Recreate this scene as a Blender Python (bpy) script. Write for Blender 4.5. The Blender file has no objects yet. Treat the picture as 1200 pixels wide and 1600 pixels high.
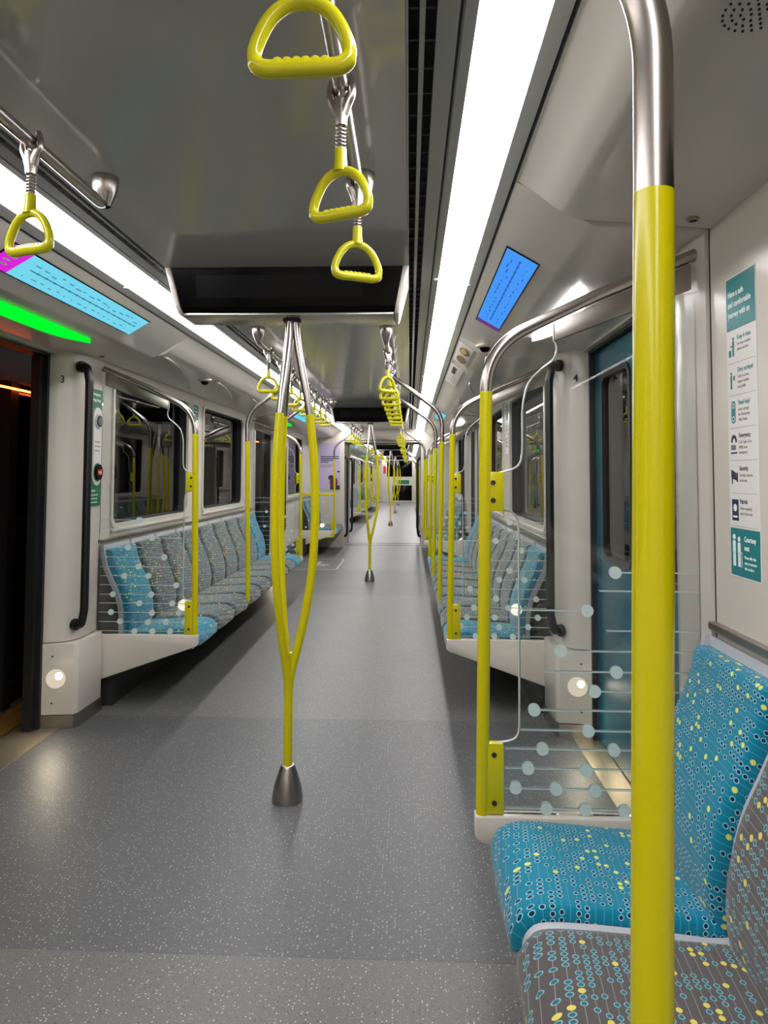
import bpy, bmesh, math, random
from mathutils import Vector, Matrix
random.seed(4)
S = bpy.context.scene
C = S.collection
PI = math.pi

# ------------------------------------------------------------------ camera
cam_d = bpy.data.cameras.new('camera')
cam = bpy.data.objects.new('camera', cam_d)
C.objects.link(cam)
FPX = 1040.0
cam_d.sensor_fit = 'AUTO'
cam_d.sensor_width = 36.0
cam_d.lens = FPX / 1600.0 * 36.0
cam_d.shift_y = -105.0 / 1600.0
cam_d.clip_start = 0.02
cam_d.clip_end = 200
YAW, PITCH, ROLL = math.atan(40 / FPX), math.atan(47 / FPX), 0.0035
Rm = Matrix.Rotation(YAW, 4, 'Z') @ Matrix.Rotation(PI / 2 + PITCH, 4, 'X') @ Matrix.Rotation(ROLL, 4, 'Z')
cam.matrix_world = Matrix.Translation((0.535, 0, 1.43)) @ Rm
S.camera = cam

# ------------------------------------------------------------------ world, exposure
S.view_settings.view_transform = 'Standard'
S.view_settings.look = 'None'
S.view_settings.gamma = 1
S.view_settings.exposure = 0.95
S.view_settings.use_curve_mapping = False
S.cycles.transparent_max_bounces = 32
S.cycles.max_bounces = 10
w = bpy.data.worlds.new('night')
S.world = w
w.use_nodes = True
w.node_tree.nodes['Background'].inputs[0].default_value = (0.5, 0.55, 0.7, 1)
w.node_tree.nodes['Background'].inputs[1].default_value = 0.006
STRIP = 11.0      # radiance of the ceiling light strips


# ------------------------------------------------------------------ materials
def srgb(r, g, b):
    f = lambda c: c / 12.92 if c <= 0.04045 else ((c + 0.055) / 1.055) ** 2.4
    return (f(r / 255), f(g / 255), f(b / 255), 1)


def pbr(name, col, rough=0.5, metal=0.0, spec=0.5, coat=0.0):
    m = bpy.data.materials.new(name)
    m.use_nodes = True
    b = m.node_tree.nodes['Principled BSDF']
    b.inputs['Base Color'].default_value = col
    b.inputs['Roughness'].default_value = rough
    b.inputs['Metallic'].default_value = metal
    b.inputs['Specular IOR Level'].default_value = spec
    b.inputs['Coat Weight'].default_value = coat
    b.inputs['Coat Roughness'].default_value = 0.08
    return m


def emit(name, col, s):
    m = bpy.data.materials.new(name)
    m.use_nodes = True
    nt = m.node_tree
    nt.nodes.clear()
    e = nt.nodes.new('ShaderNodeEmission')
    e.inputs[0].default_value = col
    e.inputs[1].default_value = s
    o = nt.nodes.new('ShaderNodeOutputMaterial')
    nt.links.new(e.outputs[0], o.inputs[0])
    return m


def noisy(m, scale, amount, rough_amount=0.0, bump=0.0, stretch=(1, 1, 1)):
    """multiply the base colour by a faint noise, wobble the roughness"""
    nt = m.node_tree
    L = nt.links
    b = nt.nodes['Principled BSDF']
    tc = nt.nodes.new('ShaderNodeTexCoord')
    mp = nt.nodes.new('ShaderNodeMapping')
    mp.inputs['Scale'].default_value = stretch
    n = nt.nodes.new('ShaderNodeTexNoise')
    n.inputs['Scale'].default_value = scale
    n.inputs['Detail'].default_value = 5
    L.new(tc.outputs['Object'], mp.inputs[0])
    L.new(mp.outputs[0], n.inputs['Vector'])
    mr = nt.nodes.new('ShaderNodeMapRange')
    mr.inputs[3].default_value = 1 - amount
    mr.inputs[4].default_value = 1 + amount
    L.new(n.outputs[0], mr.inputs[0])
    mx = nt.nodes.new('ShaderNodeVectorMath')
    mx.operation = 'SCALE'
    mx.inputs[0].default_value = b.inputs['Base Color'].default_value[:3]
    L.new(mr.outputs[0], mx.inputs['Scale'])
    L.new(mx.outputs[0], b.inputs['Base Color'])
    if rough_amount:
        r = b.inputs['Roughness'].default_value
        m2 = nt.nodes.new('ShaderNodeMapRange')
        m2.inputs[3].default_value = r - rough_amount
        m2.inputs[4].default_value = r + rough_amount
        L.new(n.outputs[0], m2.inputs[0])
        L.new(m2.outputs[0], b.inputs['Roughness'])
    if bump:
        bp = nt.nodes.new('ShaderNodeBump')
        bp.inputs['Strength'].default_value = bump
        bp.inputs['Distance'].default_value = 0.002
        L.new(n.outputs[0], bp.inputs['Height'])
        L.new(bp.outputs[0], b.inputs['Normal'])
    return m


def glass_mat(name, tint=(0.97, 0.985, 0.98, 1), ior=1.5, rough=0.0):
    m = bpy.data.materials.new(name)
    m.use_nodes = True
    nt = m.node_tree
    nt.nodes.clear()
    t = nt.nodes.new('ShaderNodeBsdfTransparent')
    t.inputs[0].default_value = tint
    g = nt.nodes.new('ShaderNodeBsdfGlossy')
    g.inputs['Roughness'].default_value = rough
    fr = nt.nodes.new('ShaderNodeFresnel')
    fr.inputs[0].default_value = ior
    mx = nt.nodes.new('ShaderNodeMixShader')
    o = nt.nodes.new('ShaderNodeOutputMaterial')
    nt.links.new(fr.outputs[0], mx.inputs[0])
    nt.links.new(t.outputs[0], mx.inputs[1])
    nt.links.new(g.outputs[0], mx.inputs[2])
    nt.links.new(mx.outputs[0], o.inputs[0])
    return m


def math_node(nt, op, a, b=None, c=None):
    n = nt.nodes.new('ShaderNodeMath')
    n.operation = op
    for i, v in enumerate((a, b, c)):
        if v is None:
            continue
        if isinstance(v, (int, float)):
            n.inputs[i].default_value = v
        else:
            nt.links.new(v, n.inputs[i])
    return n.outputs[0]


def mixc(nt, fac, a, b):
    n = nt.nodes.new('ShaderNodeMix')
    n.data_type = 'RGBA'
    nt.links.new(fac, n.inputs[0])
    for i, v in ((6, a), (7, b)):
        if isinstance(v, tuple):
            n.inputs[i].default_value = v
        else:
            nt.links.new(v, n.inputs[i])
    return n.outputs[2]


def fabric(name, base, outline, fill, yellow, line):
    m = pbr(name, base, 0.9, 0, 0.2)
    nt = m.node_tree
    L = nt.links
    b = nt.nodes['Principled BSDF']
    b.inputs['Sheen Weight'].default_value = 0.25
    uv = nt.nodes.new('ShaderNodeUVMap')
    uv.uv_map = 'UVMap'
    sx = nt.nodes.new('ShaderNodeSeparateXYZ')
    L.new(uv.outputs[0], sx.inputs[0])
    M = lambda *a: math_node(nt, *a)
    SP, VS = 0.0185, 0.0150
    # the columns of beads run slightly askew
    u0 = M('ADD', sx.outputs[1], M('MULTIPLY', sx.outputs[0], 0.10))
    u = M('DIVIDE', u0, SP)
    i = M('FLOOR', u)
    fu = M('SUBTRACT', M('FRACT', u), 0.5)
    wn = nt.nodes.new('ShaderNodeTexWhiteNoise')
    wn.noise_dimensions = '1D'
    L.new(i, wn.inputs['W'])
    v = M('ADD', M('DIVIDE', sx.outputs[0], VS), M('MULTIPLY', wn.outputs[0], 7.0))
    j = M('FLOOR', v)
    fv = M('SUBTRACT', M('FRACT', v), 0.5)
    cmb = nt.nodes.new('ShaderNodeCombineXYZ')
    L.new(i, cmb.inputs[0])
    L.new(j, cmb.inputs[1])
    w2 = nt.nodes.new('ShaderNodeTexWhiteNoise')
    w2.noise_dimensions = '2D'
    L.new(cmb.outputs[0], w2.inputs['Vector'])
    du = M('MULTIPLY', fu, SP)
    dv = M('MULTIPLY', fv, VS)
    d = M('SQRT', M('ADD', M('MULTIPLY', du, du), M('MULTIPLY', dv, dv)))
    R = 0.0062
    inside = M('LESS_THAN', d, R)
    core = M('LESS_THAN', d, R - 0.0019)
    present = M('GREATER_THAN', w2.outputs[0], 0.42)
    isy = M('GREATER_THAN', w2.outputs[0], 0.925)
    lin = M('LESS_THAN', M('ABSOLUTE', du), 0.0006)
    c1 = mixc(nt, lin, base, line)
    ring = mixc(nt, core, outline, fill)
    bead = mixc(nt, isy, ring, yellow)
    c2 = mixc(nt, M('MULTIPLY', inside, present), c1, bead)
    L.new(c2, b.inputs['Base Color'])
    wv = nt.nodes.new('ShaderNodeTexNoise')
    wv.inputs['Scale'].default_value = 900
    L.new(uv.outputs[0], wv.inputs['Vector'])
    bp = nt.nodes.new('ShaderNodeBump')
    bp.inputs['Strength'].default_value = 0.25
    bp.inputs['Distance'].default_value = 0.001
    L.new(wv.outputs[0], bp.inputs['Height'])
    L.new(bp.outputs[0], b.inputs['Normal'])
    return m


def floor_mat():
    m = pbr('speckled_vinyl', (0.1, 0.1, 0.1, 1), 0.42, 0, 0.4)
    nt = m.node_tree
    L = nt.links
    b = nt.nodes['Principled BSDF']
    M = lambda *a: math_node(nt, *a)
    tc = nt.nodes.new('ShaderNodeTexCoord')
    sp = nt.nodes.new('ShaderNodeSeparateXYZ')
    L.new(tc.outputs['Object'], sp.inputs[0])
    y = sp.outputs[1]
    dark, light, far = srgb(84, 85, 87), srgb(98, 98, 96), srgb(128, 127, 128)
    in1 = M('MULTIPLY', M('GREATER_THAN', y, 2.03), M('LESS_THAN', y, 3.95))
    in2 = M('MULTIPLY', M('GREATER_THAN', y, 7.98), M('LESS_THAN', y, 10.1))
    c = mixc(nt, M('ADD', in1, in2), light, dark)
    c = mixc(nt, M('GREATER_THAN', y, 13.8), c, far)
    # worn, slightly blotchy
    n = nt.nodes.new('ShaderNodeTexNoise')
    n.inputs['Scale'].default_value = 2.2
    n.inputs['Detail'].default_value = 8
    n.inputs['Roughness'].default_value = 0.7
    L.new(tc.outputs['Object'], n.inputs['Vector'])
    mr = nt.nodes.new('ShaderNodeMapRange')
    mr.inputs[3].default_value = 0.86
    mr.inputs[4].default_value = 1.14
    L.new(n.outputs[0], mr.inputs[0])
    sc = nt.nodes.new('ShaderNodeVectorMath')
    sc.operation = 'SCALE'
    L.new(c, sc.inputs[0])
    L.new(mr.outputs[0], sc.inputs['Scale'])
    # fine grain
    n2 = nt.nodes.new('ShaderNodeTexNoise')
    n2.inputs['Scale'].default_value = 260
    L.new(tc.outputs['Object'], n2.inputs['Vector'])
    mr2 = nt.nodes.new('ShaderNodeMapRange')
    mr2.inputs[1].default_value = 0.3
    mr2.inputs[2].default_value = 0.7
    mr2.inputs[3].default_value = 0.8
    mr2.inputs[4].default_value = 1.2
    L.new(n2.outputs[0], mr2.inputs[0])
    sc2 = nt.nodes.new('ShaderNodeVectorMath')
    sc2.operation = 'SCALE'
    L.new(sc.outputs[0], sc2.inputs[0])
    L.new(mr2.outputs[0], sc2.inputs['Scale'])
    out = sc2.outputs[0]
    # light and dark chips
    for scale, rad, thr, colr in ((75, 0.15, 0.80, srgb(205, 205, 203)), (60, 0.15, 0.78, srgb(55, 56, 58)), (150, 0.18, 0.84, srgb(170, 170, 168))):
        v = nt.nodes.new('ShaderNodeTexVoronoi')
        v.voronoi_dimensions = '2D'
        v.inputs['Scale'].default_value = scale
        L.new(tc.outputs['Object'], v.inputs['Vector'])
        s2 = nt.nodes.new('ShaderNodeSeparateXYZ')
        L.new(v.outputs['Color'], s2.inputs[0])
        k = M('MULTIPLY', M('LESS_THAN', v.outputs['Distance'], rad), M('GREATER_THAN', s2.outputs[0], thr))
        out = mixc(nt, M('MULTIPLY', k, 0.75), out, colr)
    # seams
    for ys in (2.03, 3.95, 7.98, 10.1):
        k = M('LESS_THAN', M('ABSOLUTE', M('SUBTRACT', y, ys)), 0.0022)
        out = mixc(nt, M('MULTIPLY', k, 0.6), out, srgb(70, 70, 70))
    L.new(out, b.inputs['Base Color'])
    r = nt.nodes.new('ShaderNodeMapRange')
    r.inputs[3].default_value = 0.34
    r.inputs[4].default_value = 0.52
    L.new(n.outputs[0], r.inputs[0])
    L.new(r.outputs[0], b.inputs['Roughness'])
    return m


M_ = {
    'floor': floor_mat(),
    'white': noisy(pbr('warm_white_panel', srgb(206, 199, 189), 0.22, 0, 0.5), 3, 0.02, 0.03),
    'beige': noisy(pbr('sloped_beige_panel', srgb(208, 203, 195), 0.25, 0, 0.45), 3, 0.02, 0.03),
    'ceil': noisy(pbr('grey_lacquer_ceiling', srgb(174, 174, 169), 0.14, 0, 0.6), 2, 0.03, 0.02),
    'trim': noisy(pbr('grey_aluminium_trim', srgb(150, 150, 148), 0.28, 0.35, 0.5), 4, 0.03),
    'dark': pbr('dark_gap', srgb(14, 14, 15), 0.6),
    'fin': pbr('dark_vent_fin', srgb(48, 48, 50), 0.5),
    'black': pbr('black_plastic', srgb(20, 20, 21), 0.28),
    'blackg': pbr('black_gloss_screen', srgb(5, 5, 6), 0.15, 0, 0.12),
    'display': pbr('unlit_display_window', srgb(16, 16, 18), 0.2, 0, 0.12),
    'rubber': pbr('black_rubber', srgb(12, 12, 14), 0.55),
    'graph': noisy(pbr('graphite_grab_bar', srgb(22, 22, 24), 0.34), 60, 0.05),
    'yellow': noisy(pbr('yellow_powder_coat', srgb(202, 192, 4), 0.22, 0, 0.5), 3, 0.01),
    'ystrap': noisy(pbr('yellow_plastic', srgb(200, 194, 26), 0.18, 0, 0.5), 3, 0.01),
    'chrome': noisy(pbr('satin_stainless', srgb(186, 178, 172), 0.27, 1.0), 5, 0.02),
    'steel': noisy(pbr('brushed_steel', srgb(170, 164, 158), 0.32, 1.0), 30, 0.06, 0.08, stretch=(30, 1, 1)),
    'thresh': noisy(pbr('threshold_plate', srgb(196, 184, 160), 0.33, 0.85), 8, 0.12, 0.08, stretch=(8, 1, 1)),
    'shell': pbr('light_grey_seat_shell', srgb(188, 190, 196), 0.25),
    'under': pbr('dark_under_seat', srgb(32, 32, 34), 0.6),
    'glass': glass_mat('screen_glass'),
    'edge': pbr('glass_edge', srgb(186, 196, 192), 0.15, 0, 0.6),
    'win': glass_mat('window_glass', (0.42, 0.44, 0.46, 1), 1.75),
    'frost': pbr('frosted_dot', srgb(196, 212, 208), 0.5),
    'frostl': pbr('frosted_line', srgb(186, 200, 198), 0.5),
    'teald': noisy(pbr('teal_door_paint', srgb(10, 86, 104), 0.25), 5, 0.03),
    'green': pbr('sign_green', srgb(16, 112, 70), 0.4),
    'teals': pbr('sign_teal', srgb(18, 122, 128), 0.4),
    'navy': pbr('sign_navy', srgb(32, 40, 78), 0.4),
    'paper': pbr('sign_white', srgb(222, 218, 214), 0.45),
    'print': pbr('printed_dark', srgb(40, 44, 52), 0.6),
    'printg': pbr('printed_grey', srgb(120, 112, 112), 0.6),
    'pwhite': pbr('printed_white', srgb(232, 238, 236), 0.6),
    'red': pbr('red_sticker', srgb(190, 30, 34), 0.4),
    'lilac': noisy(pbr('poster_lilac', srgb(186, 172, 204), 0.35), 1.5, 0.12),
    'maroon': pbr('poster_maroon', srgb(96, 26, 44), 0.5),
    'brown': pbr('poster_brown', srgb(116, 84, 50), 0.35),
    'gold': pbr('poster_gold', srgb(206, 168, 60), 0.35),
    'strip': emit('ceiling_light_diffuser', (1.0, 0.975, 0.97, 1), STRIP),
    'lamp_w': emit('door_lamp_white', (1.0, 0.97, 0.97, 1), 4.0),
    'lamp_g': emit('door_lamp_green', (0.0, 0.9, 0.02, 1), 0.7),
    'bulb': emit('warm_foot_lamp', (1.0, 0.92, 0.78, 1), 1.6),
    'reflector': emit('glowing_reflector', (1.0, 0.86, 0.66, 1), 0.36),  # reflector given its own glow in place of bulb light falling on it
    'cyan': emit('cyan_screen', srgb(118, 214, 238), 0.52),
    'blue': emit('blue_screen', srgb(72, 152, 248), 0.52),
    'magenta': emit('magenta_screen', srgb(214, 40, 214), 0.52),
    'purple': emit('purple_screen', srgb(110, 60, 130), 0.52),
    'scrtext': emit('screen_text', srgb(54, 120, 150), 0.52),
    'scrtextb': emit('screen_text_blue', srgb(40, 96, 176), 0.52),
    'platform': noisy(pbr('platform_floor', srgb(150, 116, 60), 0.4, 0.3), 6, 0.2, stretch=(10, 1, 1)),
    'station': pbr('station_dark_panel', srgb(58, 50, 44), 0.35),
    'redline': emit('red_highlight_glow', (1.0, 0.12, 0.03, 1), 6.0),  # emission standing in for a red reflected highlight
    'marking': pbr('pale_floor_marking', srgb(205, 205, 203), 0.5),
}
M_['seat_teal'] = fabric('teal_moquette', srgb(0, 122, 150), srgb(140, 200, 216), srgb(8, 42, 74), srgb(216, 218, 110), srgb(60, 164, 186))
M_['seat_grey'] = fabric('grey_moquette', srgb(82, 78, 78), srgb(124, 174, 184), srgb(44, 98, 110), srgb(216, 200, 92), srgb(142, 138, 136))


# ------------------------------------------------------------------ mesh helpers
class MB:
    def __init__(self):
        self.bm = bmesh.new()

    def box(self, x0, x1, y0, y1, z0, z1, bev=0.0):
        t = bmesh.new()
        bmesh.ops.create_cube(t, size=1)
        bmesh.ops.scale(t, vec=(abs(x1 - x0), abs(y1 - y0), abs(z1 - z0)), verts=t.verts)
        bmesh.ops.translate(t, vec=((x0 + x1) / 2, (y0 + y1) / 2, (z0 + z1) / 2), verts=t.verts)
        if bev:
            bmesh.ops.bevel(t, geom=list(t.edges), offset=bev, segments=2, affect='EDGES', profile=0.5)
        self._merge(t)
        return self

    def _merge(self, t, mat=None):
        if mat is not None:
            bmesh.ops.transform(t, matrix=mat, verts=t.verts)
        me = bpy.data.meshes.new('t')
        t.to_mesh(me)
        t.free()
        self.bm.from_mesh(me)
        bpy.data.meshes.remove(me)

    def add_mesh(self, me, mat):
        t = bmesh.new()
        t.from_mesh(me)
        self._merge(t, mat)
        return self

    def prism(self, pts, lo, hi, axis='Y', bev=0.0):
        """polygon of 2D points extruded along an axis; Y: pts are (x,z), X: (y,z), Z: (x,y)"""
        t = bmesh.new()

        def v(p, q):
            return {'Y': (p[0], q, p[1]), 'X': (q, p[0], p[1]), 'Z': (p[0], p[1], q)}[axis]
        a = [t.verts.new(v(p, lo)) for p in pts]
        b = [t.verts.new(v(p, hi)) for p in pts]
        n = len(pts)
        t.faces.new(a)
        t.faces.new(list(reversed(b)))
        for i in range(n):
            t.faces.new((a[i], b[i], b[(i + 1) % n], a[(i + 1) % n]))
        bmesh.ops.recalc_face_normals(t, faces=t.faces)
        if bev:
            bmesh.ops.bevel(t, geom=list(t.edges), offset=bev, segments=2, affect='EDGES', profile=0.5)
        self._merge(t)
        return self

    def sheet(self, pts, lo, hi, th):
        """open profile of (x,z) extruded along Y and given a thickness (th, towards its left side)"""
        n = len(pts)
        off = []
        for i in range(n):
            a = Vector(pts[max(0, i - 1)])
            b = Vector(pts[min(n - 1, i + 1)])
            d = (b - a).normalized()
            off.append((pts[i][0] - d.y * th, pts[i][1] + d.x * th))
        return self.prism(list(pts) + list(reversed(off)), lo, hi, 'Y')

    def tube(self, path, r, seg=14, caps=True):
        t = bmesh.new()
        n = len(path)
        rs = r if isinstance(r, (list, tuple)) else [r] * n
        P = [Vector(p) for p in path]
        up = None
        rings = []
        for i in range(n):
            if i == 0:
                d = P[1] - P[0]
            elif i == n - 1:
                d = P[-1] - P[-2]
            else:
                d = (P[i] - P[i - 1]).normalized() + (P[i + 1] - P[i]).normalized()
            d.normalize()
            if up is None:
                up = Vector((0, 0, 1)) if abs(d.z) < 0.9 else Vector((1, 0, 0))
            s = up.cross(d)
            if s.length < 1e-5:
                s = Vector((0, 1, 0)).cross(d)
            s.normalize()
            up = d.cross(s).normalized()
            rings.append([t.verts.new(P[i] + (s * math.cos(2 * PI * k / seg) + up * math.sin(2 * PI * k / seg)) * rs[i]) for k in range(seg)])
        for i in range(n - 1):
            for k in range(seg):
                t.faces.new((rings[i][k], rings[i][(k + 1) % seg], rings[i + 1][(k + 1) % seg], rings[i + 1][k]))
        if caps:
            t.faces.new(list(reversed(rings[0])))
            t.faces.new(rings[-1])
        bmesh.ops.recalc_face_normals(t, faces=t.faces)
        self._merge(t)
        return self

    def ring(self, path, r, seg=12):
        """closed tube through path"""
        t = bmesh.new()
        P = [Vector(p) for p in path]
        n = len(P)
        nrm = Vector((0, 0, 0))
        for i in range(n):
            nrm += P[i].cross(P[(i + 1) % n])
        nrm.normalize()
        rs = r if isinstance(r, (list, tuple)) else [r] * n
        rings = []
        for i in range(n):
            d = (P[(i + 1) % n] - P[i - 1]).normalized()
            s = nrm.cross(d).normalized()
            rings.append([t.verts.new(P[i] + (s * math.cos(2 * PI * k / seg) + nrm * math.sin(2 * PI * k / seg)) * rs[i]) for k in range(seg)])
        for i in range(n):
            a, b = rings[i], rings[(i + 1) % n]
            for k in range(seg):
                t.faces.new((a[k], a[(k + 1) % seg], b[(k + 1) % seg], b[k]))
        bmesh.ops.recalc_face_normals(t, faces=t.faces)
        self._merge(t)
        return self

    def lathe(self, prof, loc=(0, 0, 0), seg=28, rot=None):
        t = bmesh.new()
        rows = []
        for (r, z) in prof:
            if r < 1e-6:
                rows.append([t.verts.new((0, 0, z))])
            else:
                rows.append([t.verts.new((r * math.cos(2 * PI * k / seg), r * math.sin(2 * PI * k / seg), z)) for k in range(seg)])
        for a, b in zip(rows, rows[1:]):
            for k in range(seg):
                k2 = (k + 1) % seg
                if len(a) == 1 and len(b) == 1:
                    continue
                if len(a) == 1:
                    t.faces.new((a[0], b[k], b[k2]))
                elif len(b) == 1:
                    t.faces.new((a[k], a[k2], b[0]))
                else:
                    t.faces.new((a[k], a[k2], b[k2], b[k]))
        bmesh.ops.recalc_face_normals(t, faces=t.faces)
        m = Matrix.Translation(loc)
        if rot is not None:
            m = m @ rot
        self._merge(t, m)
        return self

    def plate_hole(self, outer, inner, lo, hi, axis='X'):
        """frame between two loops with the same number of points"""
        t = bmesh.new()

        def v(p, q):
            return {'Y': (p[0], q, p[1]), 'X': (q, p[0], p[1]), 'Z': (p[0], p[1], q)}[axis]
        n = len(outer)
        R = [[t.verts.new(v(p, q)) for p in lp] for lp in (outer, inner) for q in (lo, hi)]
        o0, o1, i0, i1 = R
        for k in range(n):
            m = (k + 1) % n
            t.faces.new((o0[k], o0[m], i0[m], i0[k]))
            t.faces.new((o1[k], i1[k], i1[m], o1[m]))
            t.faces.new((o0[k], o1[k], o1[m], o0[m]))
            t.faces.new((i0[k], i0[m], i1[m], i1[k]))
        bmesh.ops.recalc_face_normals(t, faces=t.faces)
        self._merge(t)
        return self

    def build(self, name, mat, parent=None, smooth=40, loc=None):
        me = bpy.data.meshes.new(name)
        bmesh.ops.remove_doubles(self.bm, verts=self.bm.verts, dist=1e-6)
        self.bm.to_mesh(me)
        self.bm.free()
        me.materials.append(M_[mat] if isinstance(mat, str) else mat)
        if smooth:
            me.polygons.foreach_set('use_smooth', [True] * len(me.polygons))
            me.set_sharp_from_angle(angle=math.radians(smooth))
        o = bpy.data.objects.new(name, me)
        C.objects.link(o)
        if parent:
            o.parent = parent
        if loc:
            o.location = loc
        return o


def rrect(x0, x1, y0, y1, r, n=6):
    pts = []
    for cx, cy, a0 in ((x1 - r, y1 - r, 0), (x0 + r, y1 - r, 90), (x0 + r, y0 + r, 180), (x1 - r, y0 + r, 270)):
        for k in range(n + 1):
            a = math.radians(a0 + 90 * k / n)
            pts.append((cx + r * math.cos(a), cy + r * math.sin(a)))
    return pts


def fillet(pts, rad, n=8):
    P = [Vector(p) for p in pts]
    out = [P[0]]
    for i in range(1, len(P) - 1):
        r = rad if not isinstance(rad, (list, tuple)) else rad[i - 1]
        a = (P[i - 1] - P[i])
        b = (P[i + 1] - P[i])
        la, lb = a.length, b.length
        a.normalize()
        b.normalize()
        ang = a.angle(b)
        if r <= 0 or ang > PI - 1e-3:
            out.append(P[i])
            continue
        t = min(r / math.tan(ang / 2), la * 0.98, lb * 0.98)
        p0, p2 = P[i] + a * t, P[i] + b * t
        for k in range(n + 1):
            s = k / n
            out.append(p0 * (1 - s) ** 2 + P[i] * 2 * s * (1 - s) + p2 * s * s)
    out.append(P[-1])
    return out


def catmull(pts, n=6):
    P = [Vector(p) for p in pts]
    P = [P[0] * 2 - P[1]] + P + [P[-1] * 2 - P[-2]]
    out = []
    for i in range(1, len(P) - 2):
        for k in range(n):
            t = k / n
            a, b, c, d = P[i - 1:i + 3]
            out.append(0.5 * (2 * b + (c - a) * t + (2 * a - 5 * b + 4 * c - d) * t * t + (3 * b - a - 3 * c + d) * t ** 3))
    out.append(P[-2])
    return out


def tag(o, label=None, cat=None, group=None, kind=None):
    if label:
        o['label'] = label
    if cat:
        o['category'] = cat
    if group:
        o['group'] = group
    if kind:
        o['kind'] = kind
    return o


def thing(name, label, cat, loc=(0, 0, 0), rz=0.0, group=None):
    o = bpy.data.objects.new(name, None)
    o.empty_display_size = 0.1
    C.objects.link(o)
    o.location = loc
    o.rotation_euler = (0, 0, rz)
    return tag(o, label, cat, group)


def struct(name, mb, mat, smooth=40):
    return tag(mb.build(name, mat, None, smooth), kind='structure')


KIDS = {}


def dup(root, loc, rz=None, label=None, group=None):
    def cp(o, par):
        c = o.copy()
        C.objects.link(c)
        c.parent = par
        for k in [q for q in ALL() if q.parent == o]:
            cp(k, c)
        return c
    r = cp(root, None)
    r.location = loc
    if rz is not None:
        r.rotation_euler = (0, 0, rz)
    if label:
        r['label'] = label
    if group:
        r['group'] = group
    return r


def ALL():
    return list(C.objects)


_txt = {}


def text_mesh(s, size, bold=0.0):
    key = (s, size, bold)
    if key in _txt:
        return _txt[key]
    cu = bpy.data.curves.new('txt', 'FONT')
    cu.body = s
    cu.size = size
    cu.extrude = 0.0004
    cu.offset = bold
    cu.resolution_u = 3
    o = bpy.data.objects.new('txt', cu)
    C.objects.link(o)
    dg = bpy.context.evaluated_depsgraph_get()
    dg.update()
    me = bpy.data.meshes.new_from_object(o.evaluated_get(dg))
    bpy.data.objects.remove(o)
    _txt[key] = me
    return me


FR = {  # text frames: x axis, y axis, normal
    'right': Matrix(((0, 0, -1, 0), (-1, 0, 0, 0), (0, 1, 0, 0), (0, 0, 0, 1))),
    'left': Matrix(((0, 0, 1, 0), (1, 0, 0, 0), (0, 1, 0, 0), (0, 0, 0, 1))),
    'front': Matrix(((1, 0, 0, 0), (0, 0, -1, 0), (0, 1, 0, 0), (0, 0, 0, 1))),
}


SPLIT = ('pictogram', 'item_text', 'divider')


class Sign:
    """a flat board drawn in its own u,v metres, kept as one thing with parts"""

    def __init__(self, name, label, cat, origin, frame, group=None):
        self.root = thing(name, label, cat, origin, 0, group)
        self.fr = frame
        self.parts = {}

    def mb(self, part, mat):
        if part in SPLIT:
            self.n = getattr(self, 'n', 0)
            part = '%s#%d' % (part, self.n)
        k = (part, mat)
        if k not in self.parts:
            self.parts[k] = MB()
        return self.parts[k]

    def poly(self, part, mat, pts, d0, d1):
        m = MB()
        m.prism(pts, d0, d1, 'Z')
        me = bpy.data.meshes.new('t')
        m.bm.to_mesh(me)
        m.bm.free()
        self.mb(part, mat).add_mesh(me, self.fr)
        bpy.data.meshes.remove(me)

    def rect(self, part, mat, u0, u1, v0, v1, d0, d1, r=0):
        self.poly(part, mat, rrect(u0, u1, v0, v1, r) if r else [(u0, v0), (u1, v0), (u1, v1), (u0, v1)], d0, d1)

    def disc(self, part, mat, u, v, r, d0, d1, ry=None, n=24):
        ry = ry or r
        self.poly(part, mat, [(u + r * math.cos(2 * PI * k / n), v + ry * math.sin(2 * PI * k / n)) for k in range(n)], d0, d1)

    def text(self, part, mat, s, u, v, size, d, bold=0.0, sx=1.0):
        self.mb(part, mat).add_mesh(text_mesh(s, size, bold), self.fr @ Matrix.Translation((u, v, d)) @ Matrix.Diagonal((sx, 1, 1, 1)))

    def done(self):
        for (part, mat), m in self.parts.items():
            m.build(part.split('#')[0], mat, self.root, 0)
        return self.root


# ------------------------------------------------------------------ layout
WALL = 1.40
CAR1 = (-3.0, 13.2)
CAR2 = (14.4, 35.4)
DOORS1 = (3.0, 9.09)
DOORS2 = (18.8, 24.9, 31.0)
HALF = 0.73          # half door opening
# window bays (start, end) between the door pillars
BAYS1 = ((-3.0, 1.93), (4.08, 8.06), (10.12, 13.2))
BAYS2 = ((14.4, 17.75), (19.85, 23.85), (25.95, 29.95), (32.05, 35.4))

# ------------------------------------------------------------------ floor and ceiling
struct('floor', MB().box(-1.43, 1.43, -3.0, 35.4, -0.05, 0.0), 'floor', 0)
n_trim = [0]


def trim(mb, mat, smooth=40):
    n_trim[0] += 1
    return struct('trim_%d' % n_trim[0], mb, mat, smooth)


cm = MB()
for a, b in ((-3.0, 6.4), (6.406, 6.92), (6.926, 11.9), (11.906, 13.2)):
    cm.prism([(-0.525, 2.325), (-0.5, 2.33), (0.5, 2.33), (0.525, 2.325), (0.525, 2.36), (-0.525, 2.36)], a, b, 'Y')
for a, b in ((14.4, 19.9), (19.906, 25.9), (25.906, 31.9), (31.906, 35.4)):
    cm.prism([(-0.525, 2.325), (-0.5, 2.33), (0.5, 2.33), (0.525, 2.325), (0.525, 2.36), (-0.525, 2.36)], a, b, 'Y')
struct('ceiling', cm, 'ceil')
struct('roof', MB().box(-1.75, 1.75, -3.0, 35.4, 2.44, 2.5), 'dark', 0)

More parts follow.
